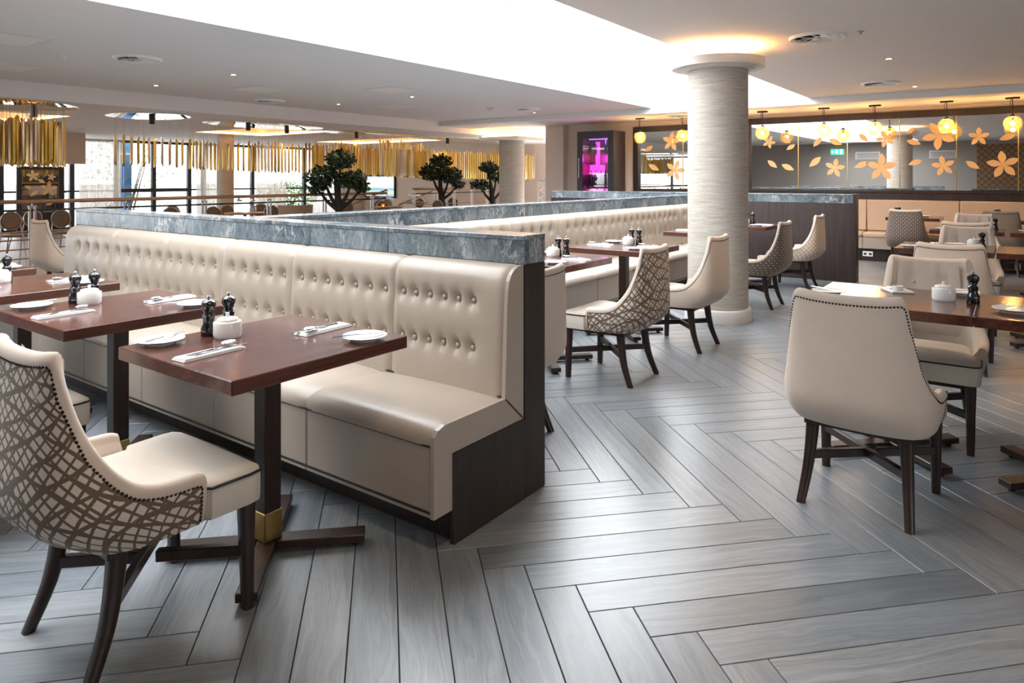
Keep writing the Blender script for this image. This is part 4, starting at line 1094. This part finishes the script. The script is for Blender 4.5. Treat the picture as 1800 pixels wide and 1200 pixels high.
# ------------------------------------------------------------------ mirrors with flower decals
def petal(cx, cy, L, wd, ang, z0, z1, n=9):
    P = [(L*k/n, wd*math.sin(PI*(k/n)**1.1)**0.9) for k in range(n)] + [(L, 0)] + [(L*k/n, -wd*math.sin(PI*(k/n)**1.1)**0.9) for k in range(n-1, 0, -1)]
    c_, s_ = math.cos(ang), math.sin(ang)
    return [(cx+x*c_-y*s_, cy+x*s_+y*c_) for x, y in P]
MY = Matrix(((0, 0, -1, 0), (1, 0, 0, 0), (0, 1, 0, 0), (0, 0, 0, 1)))      # (y, z, depth) on a wall facing -x
def flower(parent, y, z, r, a0, mat='decal', x=0.0, M_=None):
    g = G()
    for k in range(5): g.prism(petal(0, 0, r, r*.235, a0+k*2*PI/5, 0, 0), 0.0, 0.003)
    o = G(); o.v = [tuple((M_ or MY) @ Vector((p[0], p[1], p[2]+0.0004*0))) for p in g.v]; o.f = g.f
    ob = o.build('flower_decal', mat, parent); ob.location = (x, y, z); return ob
def leaf_decal(parent, y, z, L, ang, mat='decal', x=0.0, M_=None):
    g = G().prism(petal(-L/2, 0, L, L*.21, 0, 0, 0), 0, 0.003)
    c_, s_ = math.cos(ang), math.sin(ang)
    o = G(); o.v = [tuple((M_ or MY) @ Vector((p[0]*c_-p[1]*s_, p[0]*s_+p[1]*c_, p[2]))) for p in g.v]; o.f = g.f
    ob = o.build('leaf_decal', mat, parent); ob.location = (x, y, z); return ob
def wall_mirror(label, y0, y1, z0, z1, strips, flowers, leaves):
    t = thing('wall_mirror', label, 'mirror', (XW, 0, 0))
    fw = 0.11
    f = G()
    f.bbox(-.06, -.001, y0, y1, z1-fw, z1, .004).bbox(-.06, -.001, y0, y0+fw, z0, z1-fw, .004).bbox(-.06, -.001, y1-fw, y1, z0, z1-fw, .004).bbox(-.06, -.001, y0+fw, y1-fw, z0, z0+.05, .004)
    f.build('frame', 'dark_wood', t)
    cuts = [y0+fw] + strips + [y1-fw]
    for a, b in zip(cuts, cuts[1:]): G().box(-.02, -.004, a+.004, b-.004, z0+.05, z1-fw).build('mirror_pane', 'mirror', t)
    for s_ in strips: G().bbox(-.028, -.004, s_-.0075, s_+.0075, z0+.05, z1-fw-.02, .002).build('gold_strip', 'brass', t)
    for fy, fz, r, a in flowers: flower(t, fy, fz, r, a, x=-.0205)
    for ly, lz, L, a in leaves: leaf_decal(t, ly, lz, L, a, x=-.0205)
    return t
# angles are seen from the room: +y is to the left
def fl_(y, z, r, a): return (y, z, r, a)
wall_mirror('large mirror in dark frame with gold flower decals along the bench wall', -3.0, 4.08, 1.10, 2.44, [-2.4, -1.61, -0.82, -0.03, 0.76, 1.55, 2.34, 3.14],
            [(3.65, 2.00, .12, 2.0), (2.54, 1.52, .17, 1.75), (1.82, 1.52, .24, 1.6), (1.76, 2.00, .15, 1.2), (1.00, 2.03, .24, 2.3), (0.94, 1.54, .17, 1.4), (0.47, 1.99, .15, 1.6), (0.16, 1.55, .22, 1.45), (-.9, 1.8, .22, 1.7), (-1.9, 1.95, .2, 1.2)],
            [(3.35, 2.04, .20, 0.75), (3.27, 1.90, .18, 2.6), (2.82, 1.98, .22, 2.25), (2.53, 1.97, .24, 0.45), (3.59, 1.60, .22, 0.7), (3.32, 1.54, .24, 0.45), (2.86, 1.63, .26, 2.4), (2.12, 1.57, .24, 2.75), (2.09, 2.03, .20, 0.8), (1.39, 2.12, .16, 2.4), (1.35, 1.93, .22, 0.3), (1.33, 1.60, .22, 2.8), (0.55, 1.55, .22, 0.6), (0.11, 1.97, .22, 2.8)])
for o in [o for o in COL.objects if o.name.startswith(('flower_decal', 'leaf_decal'))]:
    pass
wall_mirror('small mirror in dark frame with flower decals, partly behind the column', 4.85, 6.36, 1.08, 2.39, [5.30],
            [(5.54, 2.07, .20, 1.7), (5.46, 1.50, .22, 1.9)], [(6.03, 1.94, .22, 2.6), (5.92, 1.56, .26, 0.5)])

# ------------------------------------------------------------------ wine cabinet with magenta light
t = thing('wine_cabinet', 'tall dark glass fronted cabinet lit magenta inside, between the wall and the small mirror', 'cabinet', (12.35, 6.50, 0))
CW, CDp, CHt = 0.84, 0.52, 2.30
b = G().box(0.03, CDp, 0, 0.03, 0.9, CHt).box(0.03, CDp, CW-.03, CW, 0.9, CHt).box(CDp-.02, CDp, .03, CW-.03, 0.9, CHt).box(0.03, CDp-.02, .03, CW-.03, CHt-.05, CHt).bbox(0.0, CDp, 0, CW, 0, 0.9, .003)
b.build('carcass', 'brown_wood', t)
d = G().bbox(0, .03, 0.0, .13, .9, CHt, .003).bbox(0, .03, CW-.13, CW, .9, CHt, .003).bbox(0, .03, .13, CW-.13, CHt-.14, CHt, .003).bbox(0, .03, .13, CW-.13, .9, .98, .003)
dr = d.build('door', 'dark_metal', t)
G().box(.012, .018, .13, CW-.13, .98, CHt-.14).build('door_glass', 'cab_glass', dr)
G().tube([(-.03, CW-.06, 1.35), (-.03, CW-.06, 1.75)], .008, 8).tube([(0, CW-.06, 1.37), (-.03, CW-.06, 1.37)], .006, 6).tube([(0, CW-.06, 1.73), (-.03, CW-.06, 1.73)], .006, 6).build('handle', 'steel', dr)
G().box(CDp-.05, CDp-.021, .58, .66, 1.35, 2.10).build('magenta_lamp', 'pink', t)
G().box(CDp-.05, CDp-.021, .30, .80, 1.02, 1.12).build('magenta_lamp', 'pink', t)
G().box(CDp-.05, CDp-.021, .46, .80, 1.42, 1.62).build('magenta_lamp', 'pink', t)
G().box(.08, .10, .16, .60, 2.13, 2.145).build('violet_lamp', 'violet', t)
G().box(.2, CDp-.06, .04, .05, 1.0, 2.2).build('violet_lamp', 'violet', t)
for z in (1.20, 1.42, 1.64, 1.82, 1.98): G().box(.06, CDp-.06, .032, CW-.032, z, z+.012).build('shelf', 'clear', t)
point('cabinet_glow', (12.6, 7.0, 1.75), 14, (1.0, 0.06, 0.75), .05); point('cabinet_glow', (12.6, 6.8, 2.1), 5, (0.5, 0.15, 1.0), .05)
bott = G().lathe([(.036, 0), (.037, .01), (.037, .17), (.030, .20), (.014, .225), (.013, .29), (.015, .295), (1e-6, .296)], 14).mesh('wine_bottle', 'mill', 40)
n_ = 0
for z, ys in ((1.212, (.24, .33, .42, .55, .66)), (1.832, (.2, .32, .56, .68)), (0.90, (.22, .36, .52, .66))):
    for kb, yb in enumerate(ys[::-1]):
        n_ += 1
        o = put('wine_bottle', bott, None, (12.35+.27, 6.50+yb, z)); tag(o, 'dark wine bottle in magenta lit cabinet, %s shelf, %s from left' % ({1.212: 'middle', 1.832: 'upper', 0.90: 'lowest'}[z], ('first', 'second', 'third', 'fourth', 'fifth')[kb]), 'bottle', 'bottles in the lit cabinet')

# ------------------------------------------------------------------ atrium edge: railings
def railing(label, pts, posts, rods, top=1.045):
    """straight run from pts[0] to pts[1]"""
    a, b = Vector((*pts[0], 0)), Vector((*pts[1], 0)); d = (b-a); L = d.length; ang = math.atan2(d.y, d.x)
    t = thing('railing', label, 'railing', a, ang)
    G().tube([(0, 0, top), (L, 0, top)], .026, 12).build('handrail', 'rail_wood', t, 60)
    G().tube([(0, 0, top-.11), (L, 0, top-.11)], .013, 8).build('lower_rail', 'black', t, 60)
    for z in rods: G().tube([(0, 0, z), (L, 0, z)], .011, 6).build('rod', 'rail_wood', t, 60)
    for x in posts:
        o = G().tube([(x-.03, 0, 0), (x-.03, 0, top-.05)], .016, 8).tube([(x+.03, 0, 0), (x+.03, 0, top-.05)], .016, 8).tube([(x, 0, top-.06), (x, 0, top-.02)], .01, 6).box(x-.05, x+.05, -.006, .006, top-.07, top-.05).build('post', 'brushed', t, 60)
        G().bbox(x-.07, x+.07, -.05, .05, 0, .012, .003).build('base_plate', 'brushed', o)
    return t
railing('wood topped railing along the atrium edge at left', ((-1.4, 10.2), (9.7, 10.2)), [0.3+1.16*k for k in range(10)], [.66, .56, .44, .32])
railing('short wood topped railing beyond the planter trees', ((11.9, 11.6), (14.9, 11.6)), [0.05, .75, 1.5, 2.2, 2.85], [.7, .45], 1.08)
for k, (a, b, wh) in enumerate((((12.3, 12.9, 1.05), (11.2, 13.3, .6), 'left of the trees'), ((14.2, 12.9, 1.05), (13.1, 13.3, .62), 'below the middle tree'))):
    t = thing('stair_handrail', 'sloping handrail of the atrium steps ' + wh, 'handrail', (b[0], b[1], 0))
    G().tube([(a[0]-b[0], a[1]-b[1], a[2]), (0, 0, b[2])], .022, 8).build('handrail', 'rail_wood', t, 60)
    G().tube([(a[0]-b[0], a[1]-b[1], 0), (a[0]-b[0], a[1]-b[1], a[2])], .016, 8).build('post', 'brushed', t, 60)
    G().tube([(0, 0, 0), (0, 0, b[2])], .016, 8).build('post', 'brushed', t, 60)

# ------------------------------------------------------------------ bonsai style trees in planters
def leaf_blob(g, c, r, n, rnd, s=0.075):
    for _ in range(n):
        while True:
            p = Vector((rnd.uniform(-1, 1), rnd.uniform(-1, 1), rnd.uniform(-1, 1)))
            if 0.35 < p.length < 1: break
        p = Vector((c[0]+p.x*r[0], c[1]+p.y*r[1], c[2]+p.z*r[2]))
        a = Vector((rnd.uniform(-1, 1), rnd.uniform(-1, 1), rnd.uniform(-.5, .8))).normalized(); b = a.cross(Vector((rnd.uniform(-1, 1), rnd.uniform(-1, 1), rnd.uniform(-1, 1)))).normalized()
        L = s*rnd.uniform(.7, 1.3); w_ = L*.36
        g.add([p, p+a*L*.5+b*w_, p+a*L, p+a*L*.5-b*w_], [(0, 1, 2, 3)])
def tree(x, y, label, h, blobs, seed, pot='terracotta', pz=0.0):
    rnd = random.Random(seed)
    t = thing('bonsai_tree', label, 'tree', (x, y, 0))
    G().lathe([(.19, 0), (.25, .40), (.27, .42), (.27, .46), (.23, .46), (.22, .40), (1e-6, .40)], 24).build('planter', pot, t, 40)
    g = G()
    base = Vector((0, 0, .40)); mid_ = Vector((.03, .02, h*.50)); top = Vector((-.02, .05, h*.80))
    g.tube([base, base.lerp(mid_, .5)+Vector((.03, -.02, 0)), mid_, mid_.lerp(top, .5), top], [.095, .08, .065, .045, .02], 8)
    for (c, r, n) in blobs:
        cz = Vector(c); st = base.lerp(mid_, .72 if cz.z < h*.75 else .95)
        m = st.lerp(cz, .55) + Vector((0, 0, -.05)); g.tube([st, m, cz], [.042, .03, .010], 7)
        for k in range(5):
            q = cz + Vector((rnd.uniform(-.7, .7)*r[0], rnd.uniform(-.7, .7)*r[1], rnd.uniform(-.5, .8)*r[2])); g.tube([m.lerp(cz, .6), q], [.012, .004], 4)
    g.build('trunk', 'bark', t, 60)
    g = G()
    for c, r, n in blobs: leaf_blob(g, c, r, n, rnd)
    o = g.build('foliage', 'leaf', t); o['kind'] = 'stuff'
    return t
def R3(dx, dz, k=0.0): return (dx*0.589+k*.3, -dx*0.808+k*.3, dz)      # offset across the view
tree(8.06, 9.69, 'dark leaved bonsai tree in front of the railing, left of the television', 1.84,
     [(R3(.05, 1.66), (.26, .26, .17), 520), (R3(-.26, 1.36), (.30, .28, .19), 620), (R3(.26, 1.30), (.27, .25, .15), 460), (R3(-.36, 1.16), (.15, .2, .10), 140), (R3(.42, 1.16), (.12, .15, .09), 110)], 1)
tree(12.45, 11.2, 'dark leaved bonsai tree between the television and the square capped column', 1.92,
     [(R3(.0, 1.74), (.27, .27, .17), 520), (R3(-.24, 1.46), (.30, .28, .20), 560), (R3(.22, 1.40), (.32, .28, .19), 560), (R3(.40, 1.18), (.16, .2, .10), 130)], 2)
tree(13.62, 10.55, 'bonsai tree in a terracotta pot just left of the square capped column', 1.76,
     [(R3(-.08, 1.60), (.24, .24, .13), 360), (R3(.12, 1.38), (.24, .24, .13), 360), (R3(-.30, 1.16), (.24, .24, .12), 300), (R3(.34, 1.24), (.16, .18, .10), 160)], 3)

# ------------------------------------------------------------------ more columns
p = pillar((13.32, 9.72, 0), 0.30, ZL, 'column with square lit collar beyond the bonsai trees', 0.4, ZL)
g = G().bbox(-.56, .56, -.56, .56, 2.235, 2.31, .004); g.build('square_collar', 'trim_white', p)
for bx in ((-.50, .50, -.50, -.47), (-.50, .50, .47, .50), (-.50, -.47, -.47, .47), (.47, .50, -.47, .47)): G().box(*bx, 2.311, 2.33).build('light_strip', 'cove', p)
G().box(-.40, .40, -.40, .40, 2.311, ZL-.001).build('column_head', 'ceiling', p)
pillar((9.30, 15.25, 0), 0.19, ZF, 'slim round column in front of the far window curtains', 0.3, ZF)
t = thing('blue_column', 'blue painted steel column outside the far windows', 'column', (9.41, 20.45, 0))
G().bbox(-.11, .11, -.01, .01, 0, 3.2, .002).bbox(-.11, .11, -.11, -.09, 0, 3.2, .002).bbox(-.11, .11, .09, .11, 0, 3.2, .002).build('steel_section', 'blue', t)
G().box(-.18, .18, -.18, .18, -.02, .012).build('base_plate', 'blue', t)

# ------------------------------------------------------------------ chandeliers of hanging gold tubes
tubes = {}
def tube_mesh(L):
    L = round(L/0.02)*0.02
    if L not in tubes:
        r = .022; g = G(); n = 8
        bot = [(r*math.cos(2*PI*k/n), r*math.sin(2*PI*k/n), r*1.6*math.cos(2*PI*k/n)) for k in range(n)]
        top = [(p[0], p[1], L + p[2]) for p in bot]
        g.grid([bot, top], closed=True); g.f.append(tuple(range(n))[::-1]); g.f.append(tuple(range(n, 2*n)))
        tubes[L] = g.mesh('gold_tube', 'gold', 50)
    return tubes[L]
def chandelier(label, loc, items, discs):
    t = thing('tube_chandelier', label, 'chandelier', loc)
    for cx, cy, rx, ry in discs:
        G().lathe([(rx, 0), (rx, -.012), (rx-.01, -.014), (1e-6, -.014)], 48, (cx, cy, 0), 'z', ry/rx).build('ceiling_mirror', 'mirror', t, 40)
    wires = G()
    rr = random.Random(5)
    for x, y, z0, L in items:
        put('gold_tube', tube_mesh(L), t, (x, y, z0-loc[2]), (0, 0, rr.uniform(0, 6.28)))
        wires.tube([(x, y, z0-loc[2]+L-.02), (x, y, -.012)], .0022, 3, False)
    o = wires.build('wires', 'wire', t); o['kind'] = 'stuff'
    return t
rr = random.Random(11)
it = []
for r, n in ((.80, 96), (.70, 70), (.52, 40)):
    for k in range(n):
        a = 2*PI*k/n + rr.uniform(-.012, .012); it.append((r*math.cos(a), r*math.sin(a), 1.555+rr.uniform(-.03, .03), .54+rr.uniform(-.03, .05)))
chandelier('drum chandelier of dense hanging gold tubes at the far left', (3.52, 11.42, ZF), it, [(0, 0, .98, .98)])
dup([o for o in COL.objects if o.name == 'tube_chandelier'][0], (-1.4, 12.45, ZF), 0.4, 'second drum of gold tubes, seen only in the small mirror')
spots = [(a, b) for a, b in ((0.5, .2), (-.4, .3), (.1, -.4))]
it = []
def zb(x): return 1.58 - 0.27*min(1, max(0, (x-5)/10))
x = 5.15
while x < 6.3:
    it.append((x-8, -.45+.05*math.sin(x*9), zb(x)+rr.uniform(-.01, .01), .42+rr.uniform(-.01, .03))); x += .105
x = 6.62
while x < 7.9:
    it.append((x-8, .02+.25*math.sin((x-6.6)*2.2), zb(x), .46+rr.uniform(-.01, .03))); x += .088
step = .072
while x < 17.3:
    it.append((x-8, .25*math.sin((x-6.6)*1.1), zb(x)+rr.uniform(-.02, .02), .52+.02*(x-8)+rr.uniform(-.02, .05)))
    if x > 9.5: it.append((x-8+.04, .45+.25*math.sin((x-6.6)*1.1+.5), zb(x)+.01+rr.uniform(-.02, .02), .56+.02*(x-8)+(.16 if 11.4 < x < 13.4 else 0)+rr.uniform(-.03, .06)))
    x += step
chandelier('long ribbon chandelier of hanging gold tubes running across the atrium', (8.0, 11.95, ZF), it, [(-2.3, -.35, .60, .75), (0.1, -.1, 1.25, .75), (2.9, .1, 1.4, .6), (6.0, .1, 1.6, .6)])
for i, (x, y, wh) in enumerate(((3.25, 11.05, 'left drum, left'), (4.1, 11.75, 'left drum, right'), (5.75, 11.6, 'first mirror disc'), (7.6, 11.7, 'second mirror disc, left'), (8.6, 11.9, 'second mirror disc, right'), (10.6, 12.1, 'third mirror disc'), (13.6, 12.0, 'last mirror disc'))):
    t = thing('spotlight', 'black cylinder spotlight hanging among the gold tubes, ' + wh, 'spotlight', (x, y, ZF-.014), 0, 'spotlights among the gold tubes')
    G().lathe([(.045, 0), (.045, -.12), (.038, -.125), (.036, -.115)], 20).build('housing', 'black', t, 40)
    G().lathe([(1e-6, -.116), (.036, -.116)], 16).build('lamp', 'downlight', t)
    spot('tube_spot', (x, y, ZF-.16), 40, (1.0, .72, .42), 120, .7)

# ------------------------------------------------------------------ window dressing and the garden outside
def curtain(x0, x1, label):
    rows = []; n = int((x1-x0)/.022)
    for z in (0.02, .8, 1.6, ZF-.05):
        rows.append([(x0+(x1-x0)*k/n, .045*math.sin(k*.72)+.015*math.sin(k*.31+z), z) for k in range(n+1)])
    t = thing('sheer_curtain', label, 'curtain', (0, YF-.35, 0))
    G().grid(rows).build('cloth', 'sheer', t, 70)
    G().tube([(x0-.05, 0, ZF-.03), (x1+.05, 0, ZF-.03)], .012, 6).build('rail', 'brushed', t)
curtain(7.80, 8.84, 'sheer curtain between the gold flower screen and the blue column'); curtain(10.95, 11.95, 'sheer curtain left of the slim column')
curtain(12.9, 14.0, 'sheer curtain right of the slim column'); curtain(15.0, 16.4, 'sheer curtain at the right end of the far windows')
def hedge(x, y, label, r, n, seed, s=.09):
    rnd = random.Random(seed); t = thing('garden_shrub', label, 'shrub', (x, y, 0))
    g = G()
    for k in range(7):
        g.tube([(rnd.uniform(-.1, .1), rnd.uniform(-.1, .1), -.02), (rnd.uniform(-1, 1)*r[0]*.6, rnd.uniform(-.5, .5)*r[1], r[2]*1.6)], [.03, .008], 5)
    g.build('stems', 'bark', t)
    g = G(); leaf_blob(g, (0, 0, r[2]), r, n, rnd, s); o = g.build('foliage', 'hedge', t); o['kind'] = 'stuff'
hedge(15.9, 21.9, 'leafy green shrub outside the right far window', (1.3, .4, .62), 1700, 4)
hedge(7.9, 22.0, 'loose shrub outside the window behind the drum chandelier', (.6, .3, .8), 420, 5)
hedge(10.4, 22.4, 'sparse tall shrub outside the window beside the blue column', (1.5, .5, 1.5), 900, 6, .06)
t = thing('garden_wall', 'pale rendered garden wall outside the windows', 'wall', (8, 26, 0))
for k in range(6): G().bbox(-12+4*k+.01, -8+4*k-.01, 0, .2, -.02, 1.05, .01).build('wall_bay', 'outdoor', t)
G().bbox(-12, 12, -.04, .24, 1.05, 1.12, .01).build('coping', 'outdoor', t)
MF = Matrix(((1, 0, 0, 0), (0, 0, -1, 0), (0, 1, 0, 0), (0, 0, 0, 1)))      # decals facing -y
t = thing('flower_screen', 'dark framed glass screen with gold flower decals at the far left', 'screen', (6.36, YF-.55, 0))
G().bbox(0, .10, 0, .06, 0, 1.63, .003).bbox(.90, 1.02, 0, .06, 0, 1.63, .003).bbox(.10, .90, 0, .06, 1.55, 1.63, .003).bbox(.10, .90, 0, .06, 0, .5, .003).build('frame', 'dark_metal', t)
G().box(.10, .90, .02, .03, .5, 1.55).build('glass_panel', 'clear', t)
G().box(.10, .90, .031, .04, .5, 1.55).build('backing', 'brown_wood', t)
G().bbox(.10, .90, -.005, .018, 1.215, 1.235, .002).bbox(.10, .90, -.005, .018, .80, .82, .002).build('gold_rail', 'brass', t)
for fx, fz, r, a in ((.34, 1.40, .15, 1.7), (.74, 1.37, .10, 1.3), (.68, 1.08, .20, 1.5)): flower(t, .0155, fz, r, a, x=fx, M_=MF)
for lx, lz, L, a in ((.52, 1.27, .18, -.5), (.24, 1.12, .18, -.3), (.36, .97, .22, .6), (.70, .72, .2, .5)): leaf_decal(t, .0155, lz, L, a, x=lx, M_=MF)
# ------------------------------------------------------------------ television, white screen
t = thing('television', 'wall mounted television showing a pale blue landscape picture', 'television', (XS, 18.75, 1.04))
G().bbox(-.07, -.0, -.78, .78, -.42, .42, .006).build('casing', 'black', t)
g = G().add([(-.0705, .72, -.36), (-.0705, -.72, -.36), (-.0705, -.72, .36), (-.0705, .72, .36)], [(0, 1, 2, 3)], [[(0, 0), (1, 0), (1, 1), (0, 1)]]); g.build('picture', 'screen', t)
t = thing('cutout_screen', 'narrow white screen with leaf shaped cutouts beside the wall end', 'screen', (13.10, 8.72, 0))
G().bbox(-.015, .015, -.10, .10, 0, .62, .002).bbox(-.015, .015, -.10, .10, 1.26, 1.30, .002).bbox(-.015, .015, -.10, -.085, .62, 1.26, .002).bbox(-.015, .015, .085, .10, .62, 1.26, .002).build('frame', 'white_paint', t)
for k in range(7):
    z = .66 + .09*k
    G().bbox(-.012, .012, -.085, .085, z-.012, z+.012, .002, Matrix.Translation((0, 0, z)) @ Matrix.Rotation(.5*(-1)**k, 4, 'X') @ Matrix.Translation((0, 0, -z))).build('lattice_bar', 'white_paint', t)
# ------------------------------------------------------------------ furniture of the atrium
def bistro(x, y, rz, label):
    if 'bistro' in CH: return dup(CH['bistro'], (x, y, 0), rz, label, None, 'round backed bistro chairs')
    t = thing('bistro_chair', label, 'chair', (x, y, 0), rz, 'round backed bistro chairs')
    G().lathe([(.19, .45), (.205, .455), (.205, .475), (.19, .48), (1e-6, .483)], 20).build('seat', 'wicker', t, 40)
    G().lathe([(1e-6, -.012), (.12, -.010), (.127, 0), (.12, .010), (1e-6, .010)], 22, (-.21, 0, .70), 'x').build('round_back', 'wicker', t, 40)
    G().tube([(-.21, .135*math.cos(a), .70+.135*math.sin(a)) for a in [2*PI*k/22 for k in range(22)]], .011, 6, True, True).build('back_hoop', 'brushed', t, 60)
    for sx in (-1, 1):
        for sy in (-1, 1):
            pts = [(sx*.13, sy*.13, .45), (sx*.21, sy*.20, 0)] if sx > 0 else [(-.21, sy*.12, .645), (-.18, sy*.15, .42), (-.22, sy*.20, 0)]
            G().tube(pts, .011, 6).build('leg', 'brushed', t, 60)
    CH['bistro'] = t; return t
BC = [(4.08, 12.39), (4.40, 12.95), (4.8, 12.43), (6.28, 12.09), (6.81, 12.76), (6.94, 11.66), (7.46, 12.37), (7.9, 11.3), (8.2, 12.25), (9.96, 11.66), (10.85, 11.5), (11.3, 12.1), (11.86, 12.34), (11.92, 10.92), (13.2, 12.5), (13.9, 12.0)]
bw = ['far left, first', 'far left, second', 'far left beside the tan chair', 'behind the front partition, first', 'behind the front partition, second', 'behind the front partition, third', 'left of the glass jars', 'right of the glass jars', 'left of the brown tub chair', 'below the television, left', 'below the television, right', 'right of the television', 'left of the middle bonsai', 'nearest below the middle bonsai', 'behind the middle bonsai', 'left of the terracotta pot']
rr = random.Random(8)
for (x, y), wh in zip(BC, bw):
    bistro(x, y, math.atan2(y, x) + rr.uniform(-.5, .5), 'round backed wicker bistro chair beyond the railing, ' + wh)
def round_table(x, y, label, z=.74):
    if 'rt' in CH: return dup(CH['rt'], (x, y, 0), 0, label)
    t = thing('bistro_table', label, 'table', (x, y, 0))
    G().lathe([(1e-6, z-.028), (.33, z-.028), (.34, z-.02), (.34, z-.004), (.335, z), (1e-6, z)], 32).build('table_top', 'rail_wood', t, 40)
    G().tube([(0, 0, .03), (0, 0, z-.028)], .028, 10).build('pedestal', 'black', t, 60)
    G().lathe([(.22, 0), (.22, .012), (.05, .03), (1e-6, .03)], 24).build('foot', 'black', t, 40)
    CH['rt'] = t; return t
BT = [(5.2, 12.0, 'far left beyond the railing'), (7.05, 10.95, 'beyond the railing with two glass jars'), (10.3, 10.8, 'right of the railing, below the television'), (12.6, 12.2, 'behind the middle bonsai tree')]
for x, y, wh in BT: round_table(x, y, 'small round bistro table ' + wh)
jar = None
def glass_item(kind, x, y, z, label, cat, group):
    t = thing(kind, label, cat, (x, y, z), 0, group)
    if kind == 'glass_jar':
        G().lathe([(.06, 0), (.07, .02), (.07, .15), (.055, .18), (.055, .20)], 16).build('jar', 'clear', t, 40)
        G().lathe([(.058, .20), (.058, .22), (.02, .235), (.016, .25), (1e-6, .255)], 16).build('lid', 'steel', t, 40)
    elif kind == 'wine_glass':
        G().lathe([(.035, 0), (.035, .003), (.005, .006), (.004, .09), (.03, .11), (.042, .15), (.036, .20)], 16).build('bowl_and_stem', 'clear', t, 40)
    else:
        G().lathe([(.03, 0), (.036, .004), (.04, .07), (.037, .07), (.033, .008), (1e-6, .008)], 16).build('holder', 'amber', t, 40)
        G().lathe([(.006, .012), (.009, .03), (1e-6, .05)], 8).build('flame', 'candle', t)
for dx, dy, wh in ((-.08, .06, 'left'), (.12, -.04, 'right')): glass_item('glass_jar', 7.05+dx, 10.95+dy, .74, 'lidded glass jar on the bistro table beyond the railing, ' + wh, 'jar', 'glass jars beyond the railing')
for k, (bx_, by_) in enumerate(((5.2, 12.0), (10.3, 10.8), (12.6, 12.2))):
    for dx, dy, wh in ((-.12, .05, 'left'), (.02, -.12, 'middle'), (.13, .06, 'right')):
        glass_item('wine_glass', bx_+dx, by_+dy, .74, 'stemmed wine glass on bistro table %s, %s' % (('at far left', 'below the television', 'behind the middle bonsai')[k], wh), 'glass', 'wine glasses on the bistro tables')
glass_item('candle_holder', 10.3-.2, 10.8-.1, .74, 'small lit candle glass on the bistro table below the television', 'candle', None)
t = thing('tub_chair', 'low brown tub chair beyond the railing, left of the first bonsai', 'chair', (9.1, 12.3, 0), math.atan2(12.3, 9.1)+.2)
rows = []
for z in (.2, .45, .78): rows.append([((.30+.03*z)*math.cos(a), (.34+.03*z)*math.sin(a), z) for a in [PI*.35+PI*1.3*k/20 for k in range(21)]])
rows += [[((.24+.03*z)*math.cos(a), (.28+.03*z)*math.sin(a), z) for a in [PI*.35+PI*1.3*k/20 for k in range(21)]] for z in (.78, .45, .2)]
G().grid([*rows, rows[0]]).build('curved_back', 'velvet_dark', t, 50)
G().lathe([(.25, .2), (.27, .24), (.27, .40), (.24, .45), (1e-6, .46)], 24).build('seat', 'velvet_dark', t, 50)
for k in range(4):
    a = PI/4+k*PI/2; G().tube([(.2*math.cos(a), .2*math.sin(a), .2), (.24*math.cos(a), .24*math.sin(a), 0)], [.02, .013], 8).build('leg', 'leg_wood', t)

# ------------------------------------------------------------------ what the mirror shows behind the camera
t = thing('exit_sign', 'green running man exit sign high on the back wall, seen in the mirror', 'sign', (XL, 5.3, 2.30))
G().bbox(0, .04, -.22, .22, -.10, .10, .004).build('sign_box', 'exit_green', t)
g = G()
def wq(pts):
    o = len(g.v); g.v.extend([(.0405, y, z) for y, z in pts]); g.f.append(tuple(range(o, o+len(pts))))
wq([(-.17, -.08), (-.09, -.08), (-.09, .08), (-.17, .08)]); wq([(.02, .075), (.045, .075), (.045, .05), (.02, .05)])
wq([(.0, .045), (.05, .045), (.03, -.01), (.0, -.01)]); wq([(.0, -.01), (.02, -.01), (-.02, -.07), (-.04, -.07)]); wq([(.02, -.01), (.035, -.01), (.075, -.05), (.065, -.065)])
wq([(.0, .045), (.0, .028), (-.04, .01), (-.045, .025)]); wq([(.05, .045), (.05, .03), (.085, .005), (.09, .02)]); wq([(.12, .0), (.17, .035), (.17, -.035)]); wq([(.165, -.012), (.20, -.012), (.20, .012), (.165, .012)])
g.build('pictogram', 'exit_white', t)
t = thing('buffet_wall', 'bronze mosaic buffet niche on the back wall, seen in the mirror', 'niche', (XL, 0, 0))
G().bbox(0, .03, -2.05, 1.05, 1.0, 2.46, .004).build('mosaic_panel', 'mosaic', t)
G().bbox(0, .62, -2.05, 1.15, 0, .96, .004).build('counter', 'dark_wood', t)
G().bbox(0, .66, -2.07, 1.17, .96, 1.0, .004).build('counter_top', 'marble', t)
for y, wh in ((2.0, 'right'), (4.3, 'left')):
    t = thing('air_grille', 'rectangular wall air grille, the %s one seen in the mirror' % wh, 'vent', (XL, y, 2.15))
    G().bbox(0, .015, -.4, .4, -.13, .13, .003).build('frame', 'trim_white', t)
    for k in range(6): G().box(.0151, .022, -.36, .36, -.10+.034*k, -.088+.034*k).build('slat', 'black', t)
